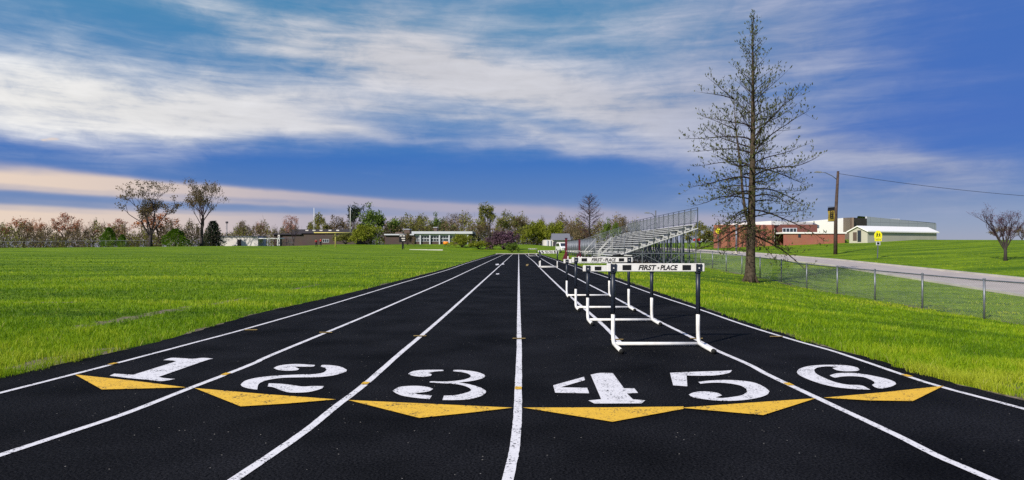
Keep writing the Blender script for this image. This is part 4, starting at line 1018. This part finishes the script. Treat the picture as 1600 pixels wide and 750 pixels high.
# school crossing sign: pentagon with two walking figures
p = hit(1371.5, 403.5); Y = p.y; k = Y/F; zt = HC-(360.3-V0)/F*Y-p.z
t = thing('crossing_sign', 'yellow school-crossing pentagon sign with two walking figures on the grass bank', 'road sign', p)
b = MB(); b.beam((-.04,0,-.2),(.06,0,zt-.2), .07); b.build('post', M['galv'], t)
w, h = .37, 1.0
b = MB(); zs = zt-.74; b.prism([(-w,zs),(w,zs),(w,zs+.40),(.14,zt),(-.14,zt),(-w,zs+.40)], 'y', -.08, -.05); pn = b.build('sign_plate', M['sign_yellow'], t)
b = MB()
for s, x in ((.62,-.11),(.54,.12)):
    z = zs+.17; fx = -.083
    b.tube([(x,fx,z+.53*s),(x,fx-.004,z+.53*s)], .075*s, 10); b.box((x-.09*s,fx-.004,z+.2*s),(x+.09*s,fx,z+.45*s))
    b.prism([(x-.09*s,z+.2*s),(x,z+.2*s),(x-.08*s,z-.08*s),(x-.17*s,z-.08*s)], 'y', fx-.004, fx); b.prism([(x,z+.2*s),(x+.09*s,z+.2*s),(x+.18*s,z-.08*s),(x+.09*s,z-.08*s)], 'y', fx-.004, fx)
    b.prism([(x+.09*s,z+.43*s),(x+.22*s,z+.26*s),(x+.17*s,z+.22*s),(x+.07*s,z+.36*s)], 'y', fx-.004, fx)
b.build('walking_figures', M['black'], pn)
b = MB(); b.box((-.33,-.08,zs-.27),(.33,-.05,zs-.03)); b.build('lower_plate', M['sign_yellow'], t)
b = MB()
for k_ in range(4): b.box((-.24+k_*.13,-.085,zs-.19),(-.16+k_*.13,-.081,zs-.11))
b.build('lettering', M['black'], t)
b = MB(); b.box((-.2,-.08,zs-.66),(.2,-.05,zs-.32)); sp = b.build('small_plate', M['frame_white'], t)
b = MB(); b.box((-.12,-.085,zs-.60),(.12,-.081,zs-.38)); b.build('plate_mark', M['black'], sp)
# diamond sign
p = px(1122, 92); Y = 92; zt = HC-(355.5-V0)/F*Y-p.z
t = thing('warning_sign', 'yellow diamond warning sign beyond the road before the brick school', 'road sign', p)
b = MB(); b.beam((0,0,-.2),(0,0,zt-.2), .09); b.build('post', M['galv'], t)
r_ = .49; cz = zt-.49; b = MB(); b.prism([(0,cz-r_),(r_,cz),(0,cz+r_),(-r_,cz)], 'y', -.09, -.06); pn = b.build('sign_plate', M['sign_yellow'], t)
b = MB(); b.prism([(-.28,cz-.03),(.08,cz-.03),(.08,cz-.13),(.32,cz+.03),(.08,cz+.18),(.08,cz+.08),(-.28,cz+.08)], 'y', -.095, -.091); b.build('arrow', M['black'], pn)
# steel poles
p = px(1150.5, 78); zt = HC-(351-V0)/F*78-p.z
t = thing('steel_pole', 'plain grey steel pole on a concrete foot behind the oak beside the road', 'pole', p)
b = MB(); b.tube([(0,0,0),(0,0,zt)], .11, 8); b.build('shaft', M['galv'], t, True); b = MB(); b.tube([(0,0,-.1),(0,0,.32)], .4, 12); b.build('foot', M['concrete'], t)
p = px(1024.5, 98); zt = HC-(329-V0)/F*98-p.z
t = thing('street_lamp', 'grey street lamp with one arm rising behind the grandstand', 'street lamp', p)
b = MB(); b.tube([(0,0,-.2),(0,0,zt)], [.12,.09], 8); b.build('pole', M['galv_dark'], t, True)
b = MB(); b.tube([(0,0,zt-1.0),(-.6,0,zt-.45),(-1.1,0,zt-.35)], .045, 6); a_ = b.build('lamp_arm', M['galv_dark'], t, True); b = MB(); b.prism([(-1.75,zt-.4),(-1.0,zt-.45),(-1.0,zt-.28),(-1.6,zt-.25)], 'y', -.2, .2); b.build('lamp_head', M['lamp'], a_, bevel=.02)
p = px(354.5, 188); zt = HC-(349-V0)/F*188-p.z
t = thing('light_pole', 'thin light pole with a small head behind the white shed', 'light pole', p)
b = MB(); b.tube([(0,0,-.3),(0,0,zt)], .12, 6); b.build('shaft', M['galv_dark'], t, True); b = MB(); b.box((-.3,-.25,zt),(.3,.25,zt+.55)); b.build('lamp_head', M['roof_dark'], t, bevel=.03)

# ------------------------------------------------------------------ goalpost, scoreboard, small field things
Y = 131.; k = Y/F; p = px(522.3, Y); zc = HC-(363.6-V0)/F*Y-p.z
t = thing('goalpost', 'pale yellow football goalpost with single curved stem at the end of the field', 'goalpost', p)
xl, xr = (490.7-522.3)*k, (547.3-522.3)*k
b = MB(); b.tube([(0,.9,-.2),(0,.9,zc-.7),(0,.7,zc-.2),(0,.2,zc-.02),(0,0,zc)], .13, 8); b.build('stem', M['yellow_paint'], t, True)
b = MB(); b.tube([(xl,0,zc),(xr,0,zc+.0)], .085, 8); b.build('crossbar', M['yellow_paint'], t, True)
for x in (xl, xr): b = MB(); b.tube([(x,0,zc-.06),(x,0,zc+5.1)], .055, 8); b.build('upright', M['white_paint'], t, True)
Y = 126.; p = px(629, Y); t = thing('scoreboard', 'dark small scoreboard with pale panels on a post in front of the school', 'scoreboard', p)
zt = HC-(366.5-V0)/F*Y-p.z
b = MB(); b.beam((0,0,-.3),(0,0,zt), .22); b.beam((.35,0,-.2),(.05,0,zt*.6), .12); b.build('post', M['dark_cloth'], t)
b = MB(); b.box((-.65,-.1,zt-1.5),(.6,.1,zt)); bd = b.build('board', M['dark_cloth'], t)
for x0, x1, z in ((-.55,-.1,.35), (.05,.5,.35), (-.2,.5,.85), (-.1,.5,1.25)): b = MB(); b.box((x0,-.115,zt-z),(x1,-.104,zt-z+.2)); b.build('panel', M['white_wall'], bd)
b = MB(); p0 = px(616, 122); p1 = px(694, 122)
for x0, x1, z in ((640,668,.07), (668,692,.12)): a_ = px(x0,122); c_ = px(x1,122); b.box((a_.x,121.8,min(a_.z,c_.z)-.1),(c_.x-.01,122.3,max(a_.z,c_.z)+z))
tag(b.build('concrete_ledge', M['white_wall']), 'long low white concrete ledge on the lawn in front of the school', 'ledge')
p = px(697, 140); zc = HC-(379.7-V0)/F*140-p.z
t = thing('play_tube', 'short orange plastic tube on a green stand in front of the school windows', 'play equipment', p)
b = MB(); b.tube([(-.55,0,zc),(.55,0,zc)], [.33,.33], 12); b.build('tube', M['orange'], t, True)
b = MB(); b.beam((-.4,0,-.2),(-.4,0,zc-.25), .12); b.beam((.4,0,-.2),(.4,0,zc-.25), .12); b.beam((-.1,.2,-.2),(-.1,.2,zc+.9), .1); b.build('stand', mat('green_paint', (.02,.08,.05)), t)

# ------------------------------------------------------------------ vehicles
def car(label, paint, loc, rz, suv=True):
    t = thing('parked_car', label, 'car', loc, rz)
    h = 1.75 if suv else 1.45
    prof = [(-2.3,.4),(2.25,.4),(2.35,.75),(2.25,1.0),(1.25,1.12),(.55,h),(-1.9,h),(-2.3,1.15)]
    b = MB(); b.prism(prof, 'x', -.92, .92); b.build('body', M[paint], t, bevel=.06)
    b = MB(); b.add([(-.8,1.30,1.17),(.8,1.30,1.17),(.7,.66,h-.08),(-.7,.66,h-.08)], [(0,1,2,3)]); b.build('windscreen', M['glass'], t)
    for s in (-1, 1):
        b = MB(); b.prism([(-1.9,1.12),(1.0,1.12),(.5,h-.12),(-1.75,h-.12)], 'x', s*.925, s*.94); b.build('side_window', M['glass'], t)
        b = MB(); b.box((s*.45,2.26,.72),(s*.85,2.37,.9)) if s > 0 else b.box((-.85,2.26,.72),(-.45,2.37,.9)); b.build('headlight', M['frame_white'], t)
        for y in (-1.4, 1.45):
            b = MB(); b.tube([(s*.75,y,.34),(s*.96,y,.34)], .34, 14); wl = b.build('wheel', M['rubber'], t); b = MB(); b.tube([(s*.955,y,.34),(s*.97,y,.34)], .2, 12); b.build('rim', M['lamp'], wl)
    b = MB(); b.box((-.42,2.3,.55),(.42,2.375,.78)); b.build('grille', M['black'], t)
p = px(880.5, 112); car('white car facing the camera beyond the end of the track, partly behind railing', 'car_white', p, math.pi+.15)
p = px(1097, 168); car('red car parked by the brick school, half hidden by the lawn', 'car_red', p+Vector((0,0,.35)), 1.4, False)
p = px(1110, 160); car('white car parked by the brick school behind the yellow diamond sign', 'car_white', p+Vector((0,0,.3)), 1.5, False)

# ------------------------------------------------------------------ people
def person(label, loc, rz, lean):
    t = thing('person', label, 'person', loc, rz)
    def skin(name, V, E, Rd, m, par):
        me = bpy.data.meshes.new(name); me.from_pydata(V, E, []); o = bpy.data.objects.new(name, me); COL.objects.link(o); o.parent = par
        md = o.modifiers.new('s', 'SKIN'); 
        for i, r in enumerate(Rd): me.skin_vertices[0].data[i].radius = (r, r)
        me.skin_vertices[0].data[0].use_root = True
        o.modifiers.new('u', 'SUBSURF').levels = 1; me.materials.append(m)
        return o
    L = lean
    V = [(0,0,.95),(0,0,1.2),(0,0,1.42),(0,0,1.52),(0,.01,1.66),(.19,0,1.40),(.25,.05,1.13),(.24,.15,.9),(-.19,0,1.40),(-.26,-.03,1.13),(-.25,.08,.9),(.1,0,.9),(.11+L,.06,.48),(.12+L,-.02,.06),(.12+L,.14,.03),(-.1,0,.9),(-.12,-.08,.48),(-.12,-.16,.06),(-.12,0,.03)]
    E = [(0,1),(1,2),(2,3),(3,4),(2,5),(5,6),(6,7),(2,8),(8,9),(9,10),(0,11),(11,12),(12,13),(13,14),(0,15),(15,16),(16,17),(17,18)]
    Rd = [.14,.13,.13,.055,.1,.06,.045,.035,.06,.045,.035,.085,.06,.04,.035,.085,.06,.04,.035]
    bd = skin('body', V, E, Rd, M['skin'], t)
    skin('shirt', [V[i] for i in (0,1,2,5,6,8,9)], [(0,1),(1,2),(2,3),(3,4),(2,5),(5,6)], [.17,.165,.16,.085,.065,.085,.065], M['red_cloth'], t)
    skin('trousers', [V[i] for i in (0,11,12,13,15,16,17)], [(0,1),(1,2),(2,3),(0,4),(4,5),(5,6)], [.155,.105,.08,.06,.105,.08,.06], M['dark_cloth'], t)
    b = MB(); b.tube([(0,-.01,1.70),(0,-.015,1.76),(0,-.01,1.80)], [.105,.1,.04], 10); b.build('hair', M['dark_cloth'], t, True)
p = px(494, 140); person('person in red shirt and dark trousers walking beneath the goalpost crossbar', p, .6, .1)
p = px(501, 146); person('person in red shirt standing a step behind the other under the goalpost', p, 2.2, .02)

# ------------------------------------------------------------------ grass blades
def make_grass():
    N = 560000
    y0, y1, g = 3.6, 62., 1.15
    uu = NR.random(N); Y = (y0**(-g)+uu*(y1**(-g)-y0**(-g)))**(-1/g)
    X = (NR.random(N)*2-1)*(Y*.86+1.2)
    l, r = track_x(Y); edge = np.where(X < 0, l-X, X-r)              # metres outside the track edge
    en = .22*vnoise(np.sign(X)*50, Y*2.2, 1)+.16*vnoise(np.sign(X)*50, Y*7.5, 2)+.03
    keep = (edge > np.maximum(en-.03, -.085))
    keep &= ~((X > 23.5) & (X < 31.5)) & ~((np.abs(X-11) < 3.4) & (np.abs(Y-65.5) < 15.4)) & (np.abs(X-14.8) > .05)
    for cx, cy, rx, ry in DIRT[:-1]:
        d = ((X-cx)/(rx*1.5))**2+((Y-cy)/(ry*1.15))**2; keep &= ~((d < 1) & (NR.random(N) < .72+.2*np.sin(Y*5+X*9)))
    X, Y, edge = X[keep], Y[keep], edge[keep]; n = len(X); Z = terrain(X, Y)
    # clumps: low-frequency waves decide height and hue
    big = vnoise(X*.22, Y*.55, 3)+.6*vnoise(X*.7, Y*1.3, 4); c = vnoise(X*1.9, Y*2.6, 5)*1.6+vnoise(X*6, Y*7, 6)*1.3+big*.9
    tuft = np.exp(-np.clip(edge,0,9)/.22); edgey = vnoise(X*3.1, Y*3.1, 7)+.25
    h = (.052+.034*c+NR.normal(0,.016,n))*(1+1.1*tuft*np.clip(edgey,0,.7))*np.where(X > 0, .95, 1.0); h = np.clip(h, .018, .20)
    w = .0038*np.maximum(1, Y/5.5)*NR.uniform(.7,1.4,n)
    a = NR.uniform(0, 2*np.pi, n); lean = NR.uniform(.1,.75,n)*h
    ld = NR.uniform(0, 2*np.pi, n)
    dx, dy = np.cos(a)*w/2, np.sin(a)*w/2; lx, ly = np.cos(ld)*lean, np.sin(ld)*lean
    z0 = Z-.004
    v = np.zeros((n,5,3))
    v[:,0] = np.stack([X-dx,Y-dy,z0],1); v[:,1] = np.stack([X+dx,Y+dy,z0],1)
    v[:,2] = np.stack([X+dx*.8+lx*.35,Y+dy*.8+ly*.35,z0+h*.6],1); v[:,3] = np.stack([X-dx*.8+lx*.35,Y-dy*.8+ly*.35,z0+h*.6],1)
    v[:,4] = np.stack([X+lx,Y+ly,z0+h*.97],1)
    base = np.arange(n)*5
    quads = np.stack([base,base+1,base+2,base+3],1); tris = np.stack([base+3,base+2,base+4],1)
    me = bpy.data.meshes.new('grass'); me.vertices.add(n*5); me.vertices.foreach_set('co', v.ravel())
    loops = np.concatenate([quads.ravel(), tris.ravel()]); me.loops.add(len(loops)); me.loops.foreach_set('vertex_index', loops.astype(np.int32))
    st = np.concatenate([np.arange(n)*4, n*4+np.arange(n)*3]).astype(np.int32)
    me.polygons.add(2*n); me.polygons.foreach_set('loop_start', st)
    me.update(calc_edges=True); me.validate()
    ti = .46+.26*c+.72*big+NR.normal(0,.14,n)+np.where(X > 0, .06, 0)-.24*np.clip((-X-7)/16,0,1)
    ti = np.clip(ti, .02, .93); dead = NR.random(n) < (.012+.06*tuft); ti[dead] = NR.uniform(.93,1,dead.sum())
    at = me.attributes.new('tint', 'FLOAT', 'POINT'); at.data.foreach_set('value', np.repeat(ti,5).astype(np.float32))
    me.materials.append(M['blade'])
    o = bpy.data.objects.new('grass', me); COL.objects.link(o); tag(o, kind='stuff')
make_grass()

# ------------------------------------------------------------------ sky, sun, camera
SUN_EL, SUN_AZ = R(34), R(-138)          # azimuth measured from straight ahead, negative to the camera's port side
def make_world():
    W = bpy.data.worlds.new('World'); SC.world = W; W.use_nodes = True; t = W.node_tree; N, L = t.nodes, t.links
    for n in list(N): N.remove(n)
    out = N.new('ShaderNodeOutputWorld'); bg = N.new('ShaderNodeBackground'); bg.inputs['Strength'].default_value = .1; L.new(bg.outputs[0], out.inputs[0])
    sky = N.new('ShaderNodeTexSky'); sky.sky_type = 'NISHITA'; sky.sun_disc = False; sky.sun_elevation = SUN_EL; sky.sun_rotation = SUN_AZ
    sky.air_density = 1; sky.dust_density = .6; sky.ozone_density = 2.5
    tc = N.new('ShaderNodeTexCoord'); sx = N.new('ShaderNodeSeparateXYZ'); L.new(tc.outputs['Generated'], sx.inputs[0])
    def m(op, *a):
        n = N.new('ShaderNodeMath'); n.operation = op
        for i, x in enumerate(a):
            if isinstance(x, (int, float)): n.inputs[i].default_value = x
            else: L.new(x, n.inputs[i])
        return n.outputs[0]
    az = m('ARCTAN2', sx.outputs[0], sx.outputs[1]); el = m('ARCSINE', m('MINIMUM', m('MAXIMUM', sx.outputs[2], -1), 1))
    cv = N.new('ShaderNodeCombineXYZ'); L.new(az, cv.inputs[0]); L.new(el, cv.inputs[1])
    def noise(scale, rot, sc, detail, dist=0, rough=.55, off=0):
        mp = N.new('ShaderNodeMapping'); mp.inputs['Rotation'].default_value = (0,0,rot); mp.inputs['Scale'].default_value = (*sc,1); mp.inputs['Location'].default_value = (off,off*.7,0)
        L.new(cv.outputs[0], mp.inputs['Vector'])
        n = N.new('ShaderNodeTexNoise'); n.inputs['Scale'].default_value = scale; n.inputs['Detail'].default_value = detail; n.inputs['Distortion'].default_value = dist; n.inputs['Roughness'].default_value = rough
        L.new(mp.outputs[0], n.inputs['Vector']); return n.outputs['Fac']
    rot = R(9)
    n1 = noise(1.0, rot, (2.2,15), 7, .5, .58, 3.1)         # long wisps
    n2 = noise(1.0, rot, (6,52), 6, .4, .62, 1.7)          # fine streaks
    n3 = noise(1.0, 0, (5,9), 5, .3, .55, 8.2)              # soft mottling
    wz = m('MULTIPLY', m('SUBTRACT', noise(1, 0, (3.5,6), 3, 0, .5, 5), .5), .10)
    elw = m('ADD', el, wz); azw = m('ADD', az, m('MULTIPLY', m('SUBTRACT', n3, .5), .22))
    BL = [(10,150,330,50,0,1.0),(250,148,290,40,3,.58),(430,188,150,16,6,.36),(440,150,150,26,4,.40),(430,66,190,34,14,.46),(620,70,170,62,14,.58),(720,128,190,32,14,.62),(900,132,190,40,8,.58),
          (1020,168,150,28,10,.5),(880,25,300,52,4,.26),(1140,165,150,95,22,.42),(740,196,190,9,8,.35),(870,232,130,14,5,.45),(1290,248,200,36,12,.5),
          (1480,262,130,26,8,.5),(1290,60,130,70,22,.28),(1120,60,160,60,10,.22),(1310,312,200,20,4,.5),(560,210,120,7,6,.2),(80,40,260,24,4,.12)]
    LOW = [(30,283,250,10,1,1.0),(330,297,230,7,4,.85),(600,315,220,6,4,.75),(850,332,230,10,3,.6),(120,303,330,4,1,.35),(420,318,260,4,3,.3),(160,331,330,3.5,1,.3),
           (60,352,380,15,0,1.7),(430,358,330,13,0,1.1),(760,352,300,12,1,.5),(1000,350,260,10,0,.45),(480,338,260,3,2,.3),(760,345,240,4,2,.25),(77,218.5,5,2.0,-4,.55),(88,216.5,5.5,2.4,-10,.6)]
    def blobs(B, soft):
        tot = None
        for u, v, a, b_, ang, w in B:
            ca = math.atan((u-U0)/F); ce = math.atan((V0-v)/F*math.cos(ca)); sa = a/F*math.cos(ca)**2; sb = b_/F*math.cos(ca); th = R(-ang)
            dx = m('SUBTRACT', azw, ca); dy = m('SUBTRACT', elw if soft else el_l, ce)
            p = m('ADD', m('MULTIPLY', dx, math.cos(th)/sa), m('MULTIPLY', dy, math.sin(th)/sa)); q = m('ADD', m('MULTIPLY', dx, -math.sin(th)/sb), m('MULTIPLY', dy, math.cos(th)/sb))
            e = m('MULTIPLY', m('EXPONENT', m('MULTIPLY', m('ADD', m('MULTIPLY', p, p), m('MULTIPLY', q, q)), -.7)), w)
            tot = e if tot is None else m('ADD', tot, e)
        return tot
    el_l = m('ADD', el, m('MULTIPLY', wz, .16))
    D = blobs(BL, True); DL = blobs(LOW, False)
    # cloud cover beyond the picture, so the light on the place comes from a sky that is partly clouded all round
    back = m('MULTIPLY', m('MAXIMUM', m('SUBTRACT', m('ABSOLUTE', az), .85), 0), 1.6); back = m('MULTIPLY', m('MINIMUM', back, 1), .75); D = m('ADD', D, m('MULTIPLY', back, n3))
    tex = m('ADD', m('MULTIPLY', m('SUBTRACT', n1, .5), 1.75), m('ADD', m('ADD', m('MULTIPLY', m('SUBTRACT', n2, .5), .95), m('MULTIPLY', m('SUBTRACT', noise(1.0, R(14), (16,34), 7, .8, .65, 6.3), .5), .55)), m('ADD', m('MULTIPLY', m('SUBTRACT', n3, .5), .5), .95)))
    d = m('ADD', m('MULTIPLY', D, m('ADD', m('MULTIPLY', tex, 1.0), -.0)), m('MULTIPLY', m('SUBTRACT', tex, .95), .30))
    mr = N.new('ShaderNodeMapRange'); mr.interpolation_type = 'SMOOTHSTEP'; mr.inputs[1].default_value = -.05; mr.inputs[2].default_value = 1.15; L.new(d, mr.inputs[0]); fac = mr.outputs[0]
    dl = m('MULTIPLY', DL, m('ADD', m('MULTIPLY', tex, .55), .45)); ml = N.new('ShaderNodeMapRange'); ml.interpolation_type = 'SMOOTHSTEP'; ml.inputs[1].default_value = .0; ml.inputs[2].default_value = 1.0; L.new(dl, ml.inputs[0]); facl = ml.outputs[0]
    # clear sky between the clouds
    rp = N.new('ShaderNodeValToRGB'); e = rp.color_ramp.elements
    stops = [(0,(.36,.38,.50)), (.03,(.26,.33,.52)), (.075,(.085,.19,.48)), (.13,(.027,.145,.50)), (.20,(.046,.205,.50)), (.33,(.068,.255,.48)), (.6,(.07,.20,.46)), (1,(.06,.16,.40))]
    e[0].position = 0; e[0].color = (*stops[0][1],1); e[1].position = 1; e[1].color = (*stops[-1][1],1)
    for p_, c_ in stops[1:-1]: x = e.new(p_); x.color = (*c_,1)
    L.new(el, rp.inputs['Fac'])
    rt = N.new('ShaderNodeMapRange'); rt.interpolation_type = 'SMOOTHSTEP'; rt.inputs[1].default_value = .15; rt.inputs[2].default_value = .62; L.new(az, rt.inputs[0])
    def mix(f, a, b_, mode='MIX'):
        n = N.new('ShaderNodeMix'); n.data_type = 'RGBA'; n.blend_type = mode
        if isinstance(f, (int,float)): n.inputs[0].default_value = f
        else: L.new(f, n.inputs[0])
        for i, x in ((6,a),(7,b_)):
            if isinstance(x, tuple): n.inputs[i].default_value = (*x,1)
            else: L.new(x, n.inputs[i])
        return n.outputs[2]
    upper = N.new('ShaderNodeMapRange'); upper.inputs[1].default_value = .06; upper.inputs[2].default_value = .16; L.new(el, upper.inputs[0])
    base = mix(m('MULTIPLY', rt.outputs[0], m('MULTIPLY', upper.outputs[0], .8)), rp.outputs[0], (.042,.120,.50))
    sc = N.new('ShaderNodeVectorMath'); sc.operation = 'SCALE'; sc.inputs['Scale'].default_value = 8.3; L.new(base, sc.inputs[0])
    base = mix(.08, sc.outputs[0], sky.outputs[0])
    lf = N.new('ShaderNodeMapRange'); lf.interpolation_type = 'SMOOTHSTEP'; lf.inputs[1].default_value = -.15; lf.inputs[2].default_value = -.72; L.new(az, lf.inputs[0])
    rg = N.new('ShaderNodeMapRange'); rg.interpolation_type = 'SMOOTHSTEP'; rg.inputs[1].default_value = .0; rg.inputs[2].default_value = .42; L.new(az, rg.inputs[0])
    cc = mix(lf.outputs[0], mix(rg.outputs[0], (5.3,5.3,5.7), (3.3,3.6,4.8)), (7.6,7.5,7.3)); ts = N.new('ShaderNodeVectorMath'); ts.operation = 'SCALE'; L.new(cc, ts.inputs[0]); L.new(m('ADD', .66, m('MULTIPLY', tex, .34)), ts.inputs['Scale']); col = mix(m('MULTIPLY', fac, .97), base, ts.outputs[0])
    lc = mix(lf.outputs[0], (3.7,3.5,4.4), (7.4,5.9,4.7)); col = mix(m('MULTIPLY', facl, .92), col, lc)
    L.new(col, bg.inputs['Color'])
make_world()
sd = bpy.data.lights.new('sun', 'SUN'); sd.energy = 4.8; sd.angle = R(1.2); sd.color = (1,.93,.82)
so = bpy.data.objects.new('sun', sd); COL.objects.link(so)
sv = Vector((math.sin(SUN_AZ)*math.cos(SUN_EL), math.cos(SUN_AZ)*math.cos(SUN_EL), math.sin(SUN_EL)))
so.rotation_euler = sv.to_track_quat('Z', 'Y').to_euler(); so.location = sv*50+Vector((0,0,30))

cd = bpy.data.cameras.new('camera'); cd.sensor_width = 36; cd.lens = 36*F/1600; cd.shift_y = (V0-375)/1600; cd.clip_start = .05; cd.clip_end = 6000
co = bpy.data.objects.new('camera', cd); COL.objects.link(co); co.location = (0,0,HC); co.rotation_euler = (R(90),0,0); SC.camera = co
SC.view_settings.view_transform = 'Standard'; SC.view_settings.look = 'None'; SC.view_settings.gamma = 1; SC.view_settings.exposure = .22; SC.view_settings.use_curve_mapping = False
SC.cycles.max_bounces = 5; SC.cycles.transparent_max_bounces = 8; SC.cycles.caustics_reflective = False; SC.cycles.caustics_refractive = False
SC.cycles.use_denoising = False
